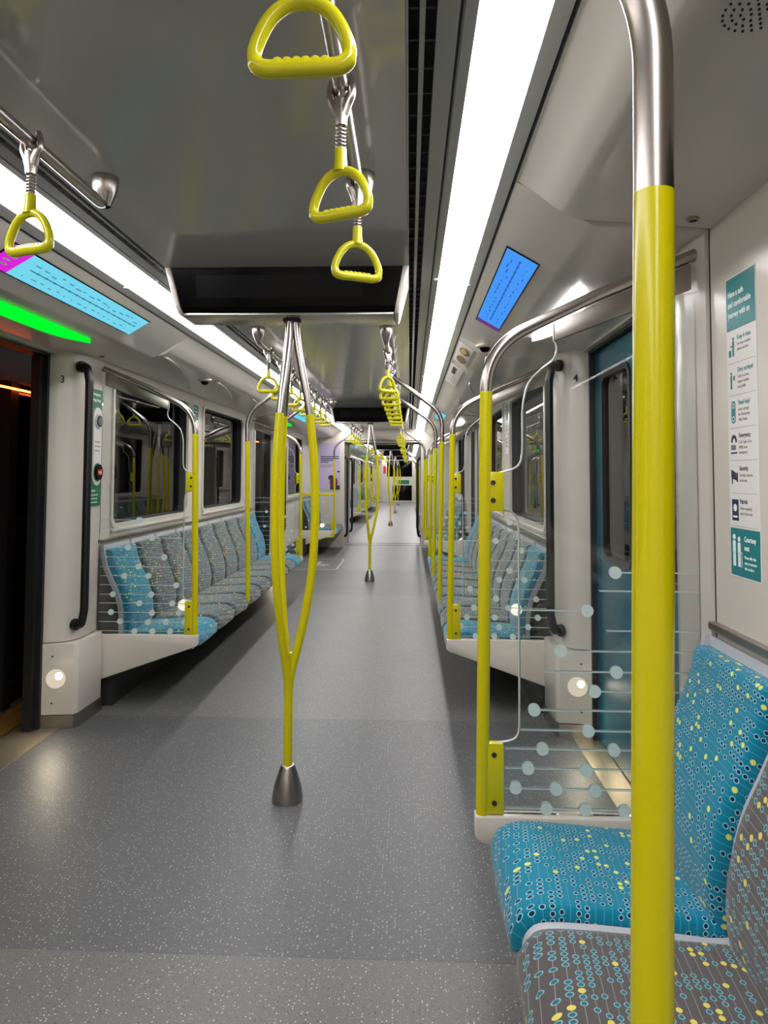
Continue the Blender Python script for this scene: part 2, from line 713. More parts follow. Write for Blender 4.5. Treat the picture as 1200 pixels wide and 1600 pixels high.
for car in (CAR1, CAR2):
    for s in (-1, 1):
        y0, y1 = car
        q = MB()
        X = lambda a, b: (min(s * a, s * b), max(s * a, s * b))
        # two air slots with a bar between them
        q.box(*X(0.53, 0.60), y0, y1, 2.40, 2.41)
        q.box(*X(0.5255, 0.5285), y0, y1, 2.33, 2.41)
        q.box(*X(0.634, 0.640), y0, y1, 2.345, 2.41)
        q.box(*X(0.838, 0.8445), y0, y1, 2.293, 2.33)
        trim(q, 'dark', 0)
        f = MB()
        y = y0 + 0.05
        while y < min(y1, 22):
            f.box(*X(0.531, 0.552), y, y + 0.006, 2.345, 2.36)
            f.box(*X(0.566, 0.586), y, y + 0.006, 2.345, 2.36)
            y += 0.098
        trim(f, 'fin', 0)
        g = MB()
        g.box(*X(0.5535, 0.565), y0, y1, 2.335, 2.39)
        g.box(*X(0.588, 0.632), y0, y1, 2.335, 2.375)
        g.box(*X(0.526, 0.531), y0, y1, 2.328, 2.37)
        g.prism([(s * 0.642, 2.338), (s * 0.668, 2.338), (s * 0.668, 2.36), (s * 0.642, 2.36)], y0, y1, 'Y')
        g.prism([(s * 0.803, 2.312), (s * 0.836, 2.293), (s * 0.836, 2.33), (s * 0.803, 2.34)], y0, y1, 'Y')
        trim(g, 'trim', 0)
        # header sheets: over the window bays and over the doors
        bays = BAYS1 if car is CAR1 else BAYS2
        doors = DOORS1 if car is CAR1 else DOORS2
        wb = MB()
        for a, b in bays:
            pts = catmull([(0.846, 2.292), (0.90, 2.256), (0.955, 2.212), (0.985, 2.190), (1.02, 2.176), (1.10, 2.168), (1.25, 2.156), (1.41, 2.142)], 5)
            pts = [(s * p.x, p.y) for p in [Vector((q_[0], q_[1])) for q_ in pts]]
            wb.sheet(pts, a + 0.006, b - 0.006, 0.02 * s)
        trim(wb, 'beige')
        db = MB()
        for c in doors:
            pts = [Vector((0.846, 2.290)), Vector((1.055, 2.166)), Vector((1.066, 2.160)), Vector((1.08, 2.156)), Vector((1.40, 2.135)), Vector((1.56, 2.13))]
            lo = 1.93 if c == 3.0 else c - 1.03
            lo, hi = (1.93, 4.08) if c == 3.0 else (c - 1.03, c + 1.03)
            db.sheet([(s * p.x, p.y) for p in pts], lo + 0.002, hi - 0.002, 0.02 * s)
        trim(db, 'beige')

# ------------------------------------------------------------------ ceiling light strips
k = 0
for side, sx in (('left', -1), ('right', 1)):
    ords = ['nearest', 'second nearest', 'third', 'fourth', 'fifth']
    cuts = [-3.0, 0.02, 3.05, 6.08, 9.11, 13.15]
    for i in range(5):
        a, b = cuts[i] + 0.003, cuts[i + 1] - 0.003
        m = MB().prism([(sx * 0.670, 2.342), (sx * 0.801, 2.314), (sx * 0.801, 2.326), (sx * 0.670, 2.354)], a, b, 'Y')
        o = m.build('ceiling_light', 'strip', None, 0)
        if i == 0:
            lb = 'long white ceiling light strip section on the %s, behind the viewer' % side
        else:
            lb = 'long white ceiling light strip on the %s, %s section ahead' % (side, ords[i - 1])
        tag(o, lb, 'ceiling light', 'light strips of the near carriage')
        if i:
            for q0, q1, z_, e_ in ((0.665, 0.02, 2.330, 'inner'), (0.80, 0.014, 2.302, 'outer')):
                q = MB().box(sx * q0 - q1, sx * q0 + q1, cuts[i] - 0.006, cuts[i] + 0.006, z_, z_ + 0.011, 0.003)
                tag(q.build('light_clip', 'shell'), 'small pale clip, %s edge of the %s light strip, %s seam' % (e_, side, ords[i - 1]), 'clip', 'clips on the light strip seams')
    for i in range(4):
        a = 14.4 + i * 5.25
        m = MB().prism([(sx * 0.670, 2.342), (sx * 0.801, 2.314), (sx * 0.801, 2.326), (sx * 0.670, 2.354)], a + 0.003, a + 5.247, 'Y')
        tag(m.build('ceiling_light', 'strip', None, 0), 'white ceiling light strip on the %s in the far carriage, %s section from the gangway' % (side, ['first', 'second', 'third', 'fourth'][i]), 'ceiling light', 'light strips of the far carriage')

# ------------------------------------------------------------------ walls and windows
n_win = [0]
WINZ = (1.105, 2.055)


def wall_bay(s, a, b, wins, side):
    """the wall of one bay with its window openings"""
    m = MB()
    x0, x1 = (s * WALL, s * (WALL + 0.09))
    X = (min(x0, x1), max(x0, x1))
    m.box(*X, a, b, 0, WINZ[0])
    m.box(*X, a, b, WINZ[1], 2.16)
    y = a
    for (p, q) in wins:
        if p > y:
            m.box(*X, y, p, WINZ[0], WINZ[1])
        y = q
    if b > y:
        m.box(*X, y, b, WINZ[0], WINZ[1])
    # corners of the rounded openings
    for (p, q) in wins:
        outer = [(max(min(u, q), p), max(min(v, WINZ[1]), WINZ[0])) for u, v in rrect(p - 0.03, q + 0.03, WINZ[0] - 0.03, WINZ[1] + 0.03, 0.03, 6)]
        inner = rrect(p + 0.001, q - 0.001, WINZ[0] + 0.001, WINZ[1] - 0.001, 0.055, 6)
        m.plate_hole(outer, inner, X[0], X[1], 'X')
    return m


def window(s, p, q):
    n_win[0] += 1
    root = bpy.data.objects.new('window_%d' % n_win[0], None)
    C.objects.link(root)
    root.location = (s * WALL, (p + q) / 2, WINZ[0])
    root['kind'] = 'structure'
    h = (q - p) / 2
    H = WINZ[1] - WINZ[0]
    f = MB()
    f.plate_hole(rrect(-h - 0.028, h + 0.028, -0.03, H + 0.028, 0.07), rrect(-h + 0.002, h - 0.002, 0.002, H - 0.002, 0.055), -s * 0.012, s * 0.012, 'X')
    f.box(-s * 0.022, 0, -h - 0.02, h + 0.02, -0.052, -0.030, 0.003)
    f.build('window_frame', 'white', root)
    r = MB()
    r.plate_hole(rrect(-h + 0.002, h - 0.002, 0.002, H - 0.002, 0.055), rrect(-h + 0.014, h - 0.014, 0.012, H - 0.012, 0.05), s * 0.008, s * 0.085, 'X')
    r.build('window_seal', 'rubber', root)
    g = MB()
    g.prism(rrect(-h + 0.008, h - 0.008, 0.008, H - 0.008, 0.05), s * 0.060, s * 0.066, 'X')
    g.build('window_pane', 'win', root)


WINS = {(4.08, 8.06): ((4.27, 5.72), (6.16, 7.62)), (-3.0, 1.93): ((-2.6, -1.1), (-0.2, 1.45)),
        (10.12, 13.2): ((10.5, 11.9),), (14.4, 17.75): ((15.2, 17.2),), (19.85, 23.85): ((20.1, 21.6), (22.1, 23.6)),
        (25.95, 29.95): ((26.2, 27.7), (28.2, 29.7)), (32.05, 35.4): ((32.5, 34.5),)}
for s, side in ((-1, 'left'), (1, 'right')):
    m = MB()
    for bay, wins in WINS.items():
        a, b = bay
        t = wall_bay(s, a, b, wins, side)
        me = bpy.data.meshes.new('t')
        t.bm.to_mesh(me)
        t.bm.free()
        m.bm.from_mesh(me)
        bpy.data.meshes.remove(me)
        for p, q in wins:
            window(s, p, q)
    # above the door openings
    for c in DOORS1 + DOORS2:
        m.box(min(s * 1.50, s * 1.64), max(s * 1.50, s * 1.64), c - 1.05, c + 1.05, 2.12, 2.3)
    struct('wall_' + side, m, 'white', 30)
# ledge rail above the seat backs
for s in (-1, 1):
    m = MB()
    for a, b in BAYS1 + BAYS2:
        m.box(min(s * 1.40, s * 1.375), max(s * 1.40, s * 1.375), a, b, 1.00, 1.022, 0.004)
    trim(m, 'steel')
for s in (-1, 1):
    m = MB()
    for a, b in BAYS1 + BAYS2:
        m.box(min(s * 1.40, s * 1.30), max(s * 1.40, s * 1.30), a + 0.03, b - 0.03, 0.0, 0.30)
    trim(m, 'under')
    trim(MB().box(min(s * 1.3992, s * 1.41), max(s * 1.3992, s * 1.41), 1.928, 1.935, 0.9, 2.15), 'dark', 0)
struct('wall_back', MB().box(-1.6, 1.6, -3.1, -3.0, 0, 2.45), 'white', 0)

# ------------------------------------------------------------------ door pillars


def mirror_pts(pts, sx, sy, cy):
    out = [(sx * x, cy + sy * y) for x, y in pts]
    return out


n_trim0 = None
REV = HALF
UP = [(1.62, 0.73), (1.53, 0.73), (1.44, 0.752), (1.40, 0.80), (1.380, 0.87), (1.378, 0.95), (1.388, 1.066), (1.62, 1.066)]
LOWP = [(1.62, 0.722), (1.54, 0.722), (1.36, 0.745), (1.345, 0.775), (1.338, 1.04), (1.36, 1.07), (1.62, 1.07)]
KICK = [(1.62, 0.716), (1.54, 0.716), (1.355, 0.739), (1.339, 0.771), (1.332, 1.045), (1.36, 1.074), (1.62, 1.074)]


def pillar(s, c, sy, where, lamp=True):
    hi = 1.10 if not (c == 3.0 and sy < 0) else 1.07
    u = MB().prism(mirror_pts(UP, s, sy, c), 0.476, 2.14, 'Z')
    struct('pillar', u, 'white', 50)
    root = thing('pillar_base_cover', 'white pillar base with round foot lamp, ' + where, 'panel', (s * 1.45, c + sy * 0.9, 0))
    ox, oy = s * 1.45, c + sy * 0.9
    loc = lambda pts: [(x - ox, y - oy) for x, y in mirror_pts(pts, s, sy, c)]
    MB().prism(loc(LOWP), 0.075, 0.47, 'Z', 0.0025).build('cover', 'white', root, 50)
    MB().prism(loc(KICK), 0.0, 0.073, 'Z').build('kick_plate', 'steel', root, 50)
    # round lamp recess on the face towards the door, screws
    X0 = s * 1.455 - ox
    face = lambda ax: (c + sy * (0.722 + (1.54 - ax) * 0.1278)) - oy
    rot = Matrix.Rotation(sy * PI / 2, 4, 'X') @ Matrix.Rotation(0, 4, 'Z')
    tilt = Matrix.Rotation(s * sy * -0.127, 4, 'Z')
    fy = face(1.455)
    MB().lathe([(0.053, -0.002), (0.053, 0.004), (0.046, 0.004), (0.036, 0.001), (0.0, 0.0005)], (X0, fy, 0.276), 30, tilt @ rot).build('lamp_reflector', 'reflector', root)
    MB().lathe([(0.0, 0.020), (0.012, 0.017), (0.020, 0.008), (0.021, 0.001)], (X0 + 0.018, fy, 0.292), 20, tilt @ rot).build('lamp_bulb', 'bulb', root)
    for dz in (0.40, 0.14):
        sc = MB()
        sc.lathe([(0.0, 0.003), (0.005, 0.003), (0.005, 0.0)], (s * 1.475 - ox, face(1.475), dz), 12, tilt @ rot)
        sc.build('screw', 'print', root)
    if lamp:
        ld = bpy.data.lights.new('foot_lamp_glow', 'SPOT')
        ld.energy = 2.2
        ld.color = (1, 0.86, 0.62)
        ld.spot_size = math.radians(120)
        ld.spot_blend = 0.9
        ld.shadow_soft_size = 0.05
        lo = bpy.data.objects.new('foot_lamp_glow', ld)
        C.objects.link(lo)
        lo.parent = root
        lo.location = (X0, fy - sy * 0.04, 0.276)
        d = Vector((-s * 0.15, -sy * 1.0, -0.75))
        lo.rotation_euler = d.to_track_quat('-Z', 'Y').to_euler()


def grab_handle(x_wall, y_wall, x_bar, y_bar, z0, z1, label, cat='grab handle', r=0.023, group=None):
    root = thing('grab_handle', label, cat, (x_wall, y_wall, z0), 0, group)
    dx, dy = x_bar - x_wall, y_bar - y_wall
    pts = [(0, 0, 0), (dx * 0.7, dy * 0.7, 0.0), (dx, dy, 0.09), (dx, dy, z1 - z0 - 0.09), (dx * 0.7, dy * 0.7, z1 - z0), (0, 0, z1 - z0)]
    MB().tube(fillet(pts, [0.03, 0.06, 0.06, 0.03], 6), r, 16).build('bar', 'graph', root)
    d = Vector((dx, dy, 0)).normalized()
    rot = d.to_track_quat('Z', 'Y').to_matrix().to_4x4()
    for z in (0.0, z1 - z0):
        MB().lathe([(0.0, 0.020), (0.030, 0.020), (0.034, 0.014), (0.034, -0.006), (0, -0.006)], (0, 0, z), 20, rot).build('mounting_foot', 'graph', root)
    return root


DN = {3.0: 'nearest', 9.09: 'second', 18.8: 'third', 24.9: 'fourth', 31.0: 'fifth'}
for c in DOORS1 + DOORS2:
    for s, side in ((-1, 'left'), (1, 'right')):
        for sy, end in ((-1, 'near'), (1, 'far')):
            pillar(s, c, sy, '%s side of the %s %s doorway' % (end, DN[c], side), lamp=(c < 12))
            if c < 20:
                grab_handle(s * 1.385, c + sy * 0.80, s * 1.322, c + sy * 0.775, 0.565, 2.055,
                            'tall black grab handle, %s side of the %s %s doorway' % (end, DN[c], side), group='grab handles on the door pillars')

# ------------------------------------------------------------------ doors
n_door = [0]


def door(c, s, open_):
    n_door[0] += 1
    root = bpy.data.objects.new('door_%d' % n_door[0], None)
    C.objects.link(root)
    root.location = (s * 1.53, c, 0)
    root['kind'] = 'structure'
    # frame: black rubber uprights and head
    m = MB()
    for sy in (-1, 1):
        y0, y1 = sorted((sy * 0.725, sy * 0.70))
        m.box(min(0, s * 0.09), max(0, s * 0.09), y0, y1, 0.0, 2.13)
    m.box(min(0, s * 0.09), max(0, s * 0.09), -0.72, 0.72, 2.105, 2.135)
    m.build('door_seal', 'rubber', root, 0)
    if not open_:
        for sy in (-1, 1):
            y0, y1 = sorted((sy * 0.012, sy * 0.70))
            w0, w1 = (y0 + 0.11, y1 - 0.13) if sy > 0 else (y0 + 0.13, y1 - 0.11)
            lf = MB()
            outer = rrect(y0, y1, 0.012, 2.10, 0.004)
            lf.plate_hole(outer, rrect(w0, w1, 1.0, 1.96, 0.07), s * 0.03, s * 0.07, 'X')
            leaf = lf.build('door_leaf', 'teald', root, 30)
            MB().plate_hole(rrect(w0 - 0.012, w1 + 0.012, 0.99, 1.97, 0.08), rrect(w0 + 0.014, w1 - 0.014, 1.016, 1.945, 0.06), s * 0.022, s * 0.055, 'X').build('window_seal', 'graph', leaf)
            MB().prism(rrect(w0, w1, 1.0, 1.96, 0.07), s * 0.040, s * 0.046, 'X').build('window_pane', 'win', leaf)
        MB().box(min(s * 0.022, s * 0.07), max(s * 0.022, s * 0.07), -0.014, 0.014, 0.01, 2.10).build('centre_seal', 'rubber', root, 0)
    else:
        for sy in (-1, 1):
            y0, y1 = sorted((sy * 0.70, sy * 0.665))
            lf = MB().box(min(s * 0.025, s * 0.075), max(s * 0.025, s * 0.075), y0, y1, 0.012, 2.10)
            lf.build('door_leaf', 'rubber', root, 0)


for c in DOORS1 + DOORS2:
    door(c, 1, False)
    door(c, -1, True)
for c in DOORS1 + DOORS2:
    for s, side in ((-1, 'left'), (1, 'right')):
        m = MB()
        m.box(min(s * 1.43, s * 1.65), max(s * 1.43, s * 1.65), c - 0.74, c + 0.74, -0.04, 0.003)
        m.box(min(s * 1.655, s * 1.67), max(s * 1.655, s * 1.67), c - 0.74, c + 0.74, -0.04, 0.0)
        trim(m, 'thresh', 0)
        # door lamp on the header
        n = 16
        pts = []
        for k_ in range(n + 1):
            t_ = -1 + 2 * k_ / n
            pts.append((1.172 - 0.004 * (1 - t_ * t_), c + 0.47 * t_))
        for k_ in range(n + 1):
            t_ = 1 - 2 * k_ / n
            pts.append((1.176 + 0.095 * (1 - abs(t_) ** 3.5), c + 0.47 * t_))
        l_ = MB().prism([(s * a, b) for a, b in pts], 2.128, 2.150, 'Z')
        tag(l_.build('door_lamp', 'lamp_g' if s < 0 else 'lamp_w', None, 30),
            '%s glowing lens lamp in the header above the %s %s doorway' % ('green' if s < 0 else 'white', DN[c], side), 'lamp', 'door lamps in the headers')

# ------------------------------------------------------------------ information screens on the sloped headers


def cove_frame(s, c, pts=(0.846, 2.290, 1.05, 2.170)):
    """u runs along the car so that text reads upright from the aisle, v up the slope"""
    ax, az, bx, bz = pts
    up = Vector((s * (ax - bx), 0, az - bz)).normalized()
    u = Vector((0, -s, 0))
    nrm = u.cross(up)
    mid = Vector((s * (ax + bx) / 2, c, (az + bz) / 2))
    fr = Matrix(((u.x, up.x, nrm.x, 0), (u.y, up.y, nrm.y, 0), (u.z, up.z, nrm.z, 0), (0, 0, 0, 1)))
    return mid, fr


for c in DOORS1 + DOORS2[:1]:
    for s, side in ((-1, 'left'), (1, 'right')):
        mid, fr = cove_frame(s, c)
        base = 'cyan' if (s < 0 or c > 5) else 'blue'
        g = Sign('information_screen', '%s route map screen on the sloped header above the %s %s doorway' % (base, DN[c], side), 'screen', mid, fr, 'route map screens above the doors')
        W_ = 0.064
        ua, ub, ut = (-0.68, 0.555, 0.12) if s < 0 else (-0.53, 0.59, 0.07)
        g.rect('bezel', 'blackg', ua - 0.008, ub + 0.008, -W_ - 0.006, W_ + 0.006, 0.0, 0.004)
        g.rect('screen', base, ua + ut, ub, -W_, W_, 0.004, 0.006)
        g.rect('title_bar', 'magenta' if s < 0 else 'purple', ua, ua + ut, -W_, W_, 0.004, 0.006)
        tm = 'scrtext' if base == 'cyan' else 'scrtextb'
        rnd = random.Random(int(c * 10) + s)
        u = ua + ut + 0.07
        while u < ub - 0.08:
            g.rect('route_line', tm, u, u + 0.05, -0.004, 0.001, 0.006, 0.0068)
            g.disc('route_line', tm, u + 0.055, -0.0015, 0.006, 0.006, 0.007, n=10)
            v = 0.016 + 0.018 * rnd.random()
            for q in range(2 + int(rnd.random() * 3)):
                g.rect('screen_text', tm, u + q * 0.012, u + q * 0.012 + 0.008, v, v + 0.006, 0.006, 0.0066)
            v = -0.034 - 0.012 * rnd.random()
            for q in range(1 + int(rnd.random() * 3)):
                g.rect('screen_text', tm, u + q * 0.012, u + q * 0.012 + 0.008, v, v + 0.005, 0.006, 0.0066)
            u += 0.062
        if s < 0 and c == 3.0:
            for q in range(4):
                g.rect('title_text', 'pwhite', ua + 0.03, ua + 0.07 + 0.01 * (q % 2), 0.03 - q * 0.022, 0.038 - q * 0.022, 0.006, 0.0066)
        g.done()

# ------------------------------------------------------------------ seats
PITCH1 = 0.44


def cushion(prof, y0, y1, T, e, nu=12, uoff=0.0):
    """padded sheet over a smooth (x,z) profile; returns a mesh builder with UVs in metres"""
    P = catmull([Vector((a, b)) for a, b in prof], 5)
    n = len(P)
    s = [0.0]
    for i in range(1, n):
        s.append(s[-1] + (P[i] - P[i - 1]).length)
    tot = s[-1]
    # resample finely near both ends
    vs = [0, e * 0.12, e * 0.35, e * 0.65, e]
    k_ = 22
    vs += [e + (tot - 2 * e) * q / k_ for q in range(1, k_)] + [tot - v for v in reversed([0, e * 0.12, e * 0.35, e * 0.65, e])]

    def at(v):
        for i in range(1, n):
            if v <= s[i] + 1e-9:
                t = (v - s[i - 1]) / max(1e-9, s[i] - s[i - 1])
                p = P[i - 1].lerp(P[i], t)
                d = (P[i] - P[i - 1]).normalized()
                return p, Vector((d.y, -d.x))
        return P[-1], Vector(((P[-1] - P[-2]).normalized().y, -(P[-1] - P[-2]).normalized().x))
    W = y1 - y0
    us = [0, e * 0.12, e * 0.35, e * 0.65, e] + [e + (W - 2 * e) * q / nu for q in range(1, nu)] + [W - v for v in reversed([0, e * 0.12, e * 0.35, e * 0.65, e])]

    def f(d):
        if d >= e:
            return 1.0
        x = 1 - d / e
        return math.sqrt(max(0.0, 1 - x * x))
    m = MB()
    bm = m.bm
    uvl = bm.loops.layers.uv.new('UVMap')
    top, bot = [], []
    eu = [0.0]
    for q in range(1, len(us)):
        h0, h1 = T * f(min(us[q - 1], W - us[q - 1])), T * f(min(us[q], W - us[q]))
        eu.append(eu[-1] + math.hypot(us[q] - us[q - 1], h1 - h0))
    ev = [0.0]
    for q in range(1, len(vs)):
        h0, h1 = T * f(min(vs[q - 1], tot - vs[q - 1])), T * f(min(vs[q], tot - vs[q]))
        ev.append(ev[-1] + math.hypot(vs[q] - vs[q - 1], h1 - h0))
    for iv, v in enumerate(vs):
        p, nn = at(v)
        rowt, rowb = [], []
        for iu, u in enumerate(us):
            h = T * f(min(u, W - u)) * f(min(v, tot - v))
            crown = 1 + 0.12 * math.sin(PI * u / W)
            q = p + nn * h * crown
            rowt.append((bm.verts.new((q.x, y0 + u, q.y)), eu[iu] + uoff, ev[iv]))
            b = p - nn * 0.004
            rowb.append(bm.verts.new((b.x, y0 + u, b.y)))
        top.append(rowt)
        bot.append(rowb)
    for i in range(len(vs) - 1):
        for j in range(len(us) - 1):
            q = (top[i][j], top[i + 1][j], top[i + 1][j + 1], top[i][j + 1])
            fc = bm.faces.new([a[0] for a in q])
            for lp, a in zip(fc.loops, q):
                lp[uvl].uv = (a[1], a[2])
            bm.faces.new((bot[i][j], bot[i][j + 1], bot[i + 1][j + 1], bot[i + 1][j]))
    nv, nu_ = len(vs), len(us)
    ring = [(0, j) for j in range(nu_)] + [(i, nu_ - 1) for i in range(1, nv)] + [(nv - 1, j) for j in range(nu_ - 2, -1, -1)] + [(i, 0) for i in range(nv - 2, 0, -1)]
    for a, b in zip(ring, ring[1:] + ring[:1]):
        try:
            bm.faces.new((top[a[0]][a[1]][0], top[b[0]][b[1]][0], bot[b[0]][b[1]], bot[a[0]][a[1]]))
        except ValueError:
            pass
    bmesh.ops.recalc_face_normals(bm, faces=bm.faces)
    return m


# seat profile, lx is the distance from the wall (aisle side is large lx)
SEATP = [(0.600, 0.368), (0.606, 0.395), (0.592, 0.422), (0.55, 0.434), (0.45, 0.430), (0.30, 0.420), (0.160, 0.412)]
BACKP = [(0.138, 0.418), (0.150, 0.50), (0.146, 0.58), (0.120, 0.68), (0.074, 0.78), (0.038, 0.87), (0.020, 0.955)]
SHELLP = [(0.592, 0.36), (0.600, 0.385), (0.590, 0.412), (0.56, 0.426), (0.45, 0.424), (0.30, 0.412), (0.20, 0.403), (0.150, 0.412), (0.146, 0.46), (0.144, 0.57), (0.118, 0.68), (0.072, 0.78), (0.036, 0.87), (0.017, 0.982)]


def make_seat(kind):
    t = thing('seat', 'x', 'seat')
    w = PITCH1 / 2
    sh = MB()
    pts = [(p.x, p.y) for p in catmull([Vector(p) for p in SHELLP], 4)]
    sh.sheet(pts, -w + 0.001, w - 0.001, 0.011)
    # raised rims at both sides of the shell
    for sy in (-1, 1):
        a, b = sorted((sy * (w - 0.001), sy * (w - 0.022)))
        sh.sheet(pts, a, b, -0.015)
    sh.build('seat_shell', 'shell', t, 50)
    mt = 'seat_teal' if kind == 'teal' else 'seat_grey'
    cushion(SEATP, -w + 0.024, w - 0.024, 0.034, 0.016, uoff=0.0).build('seat_cushion', mt, t, 70)
    cushion(BACKP, -w + 0.020, w - 0.022, 0.048, 0.018, uoff=0.13).build('backrest', mt, t, 70)
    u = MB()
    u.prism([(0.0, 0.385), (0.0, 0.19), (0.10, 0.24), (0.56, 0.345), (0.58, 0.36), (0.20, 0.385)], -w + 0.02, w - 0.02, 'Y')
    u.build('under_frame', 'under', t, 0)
    return t


protos = {'teal': make_seat('teal'), 'grey': make_seat('grey')}
used = {'teal': False, 'grey': False}
SEATKIDS = {k_: [o for o in C.objects if o.parent == protos[k_]] for k_ in protos}


def copy_thing(proto, kids, loc, rz, label, group):
    r = proto.copy()
    C.objects.link(r)
    r.location = loc
    r.rotation_euler = (0, 0, rz)
    r['label'] = label
    r['group'] = group
    for k_ in kids:
        c = k_.copy()
        C.objects.link(c)
        c.parent = r
    return r


ORD = ['first', 'second', 'third', 'fourth', 'fifth', 'sixth', 'seventh', 'eighth', 'ninth', 'tenth']


def seat(kind, s, y, label, group):
    loc, rz = (s * WALL, y, 0), (0 if s < 0 else PI)
    p = protos[kind]
    if not used[kind]:
        used[kind] = True
        p.location = loc
        p.rotation_euler = (0, 0, rz)
        p['label'] = label
        p['group'] = group
        return p
    return copy_thing(p, SEATKIDS[kind], loc, rz, label, group)


COLN = {'teal': 'teal', 'grey': 'grey'}


def seat_row(s, start, n, kinds, desc, step=PITCH1, rev=False):
    for i in range(n):
        y = start + (i + 0.5) * step * (-1 if rev else 1)
        k_ = kinds(i)
        seat(k_, s, y, '%s patterned seat, %s from the %s' % (COLN[k_], ORD[i], desc), 'seats in the ' + desc.split(' of the ')[-1])


ends = lambda n: (lambda i: 'teal' if i in (0, n - 1) else 'grey')
seat_row(1, 1.955, 3, lambda i: 'teal' if i == 0 else 'grey', 'glass screen of the foreground right row', 0.446, True)
seat_row(-1, 4.10, 9, ends(9), 'near glass screen of the long left row')
seat_row(1, 4.10, 9, ends(9), 'near glass screen of the long right row')
seat_row(-1, 11.85, 3, ends(9), 'low screen of the left carriage-end row')
seat_row(1, 10.15, 6, lambda i: 'teal' if i == 0 else 'grey', 'glass screen of the right carriage-end row')
for s, sd in ((-1, 'left'), (1, 'right')):
    seat_row(s, 19.88, 9, ends(9), 'near end of the first %s far-carriage row' % sd)
    seat_row(s, 25.98, 9, ends(9), 'near end of the second %s far-carriage row' % sd)

# ------------------------------------------------------------------ glass screens at the seat ends
BR1 = (0.651, 0.450)
BR2 = (1.440, 1.324)
DOTS = [(842, 1156), (949, 1156), (820, 1185), (907, 1186), (801, 1214), (862, 1215), (920, 1216), (847, 1244), (905, 1244), (963, 1245), (911, 1128),
        (830, 1098), (921, 1069), (954, 1040), (871, 1009), (911, 948), (954, 890), (1010, 1214), (1035, 1128), (1000, 1069), (990, 978), (1040, 1185)]
LINES = [(1244, 785, 1085), (1215, 785, 1085), (1185, 785, 1085), (1156, 785, 1085), (1128, 809, 1085), (1098, 830, 1085), (1069, 920, 1085),
         (1040, 843, 1085), (1009, 871, 1085), (978, 940, 1085), (948, 809, 911), (918, 930, 1085), (890, 954, 1085)]


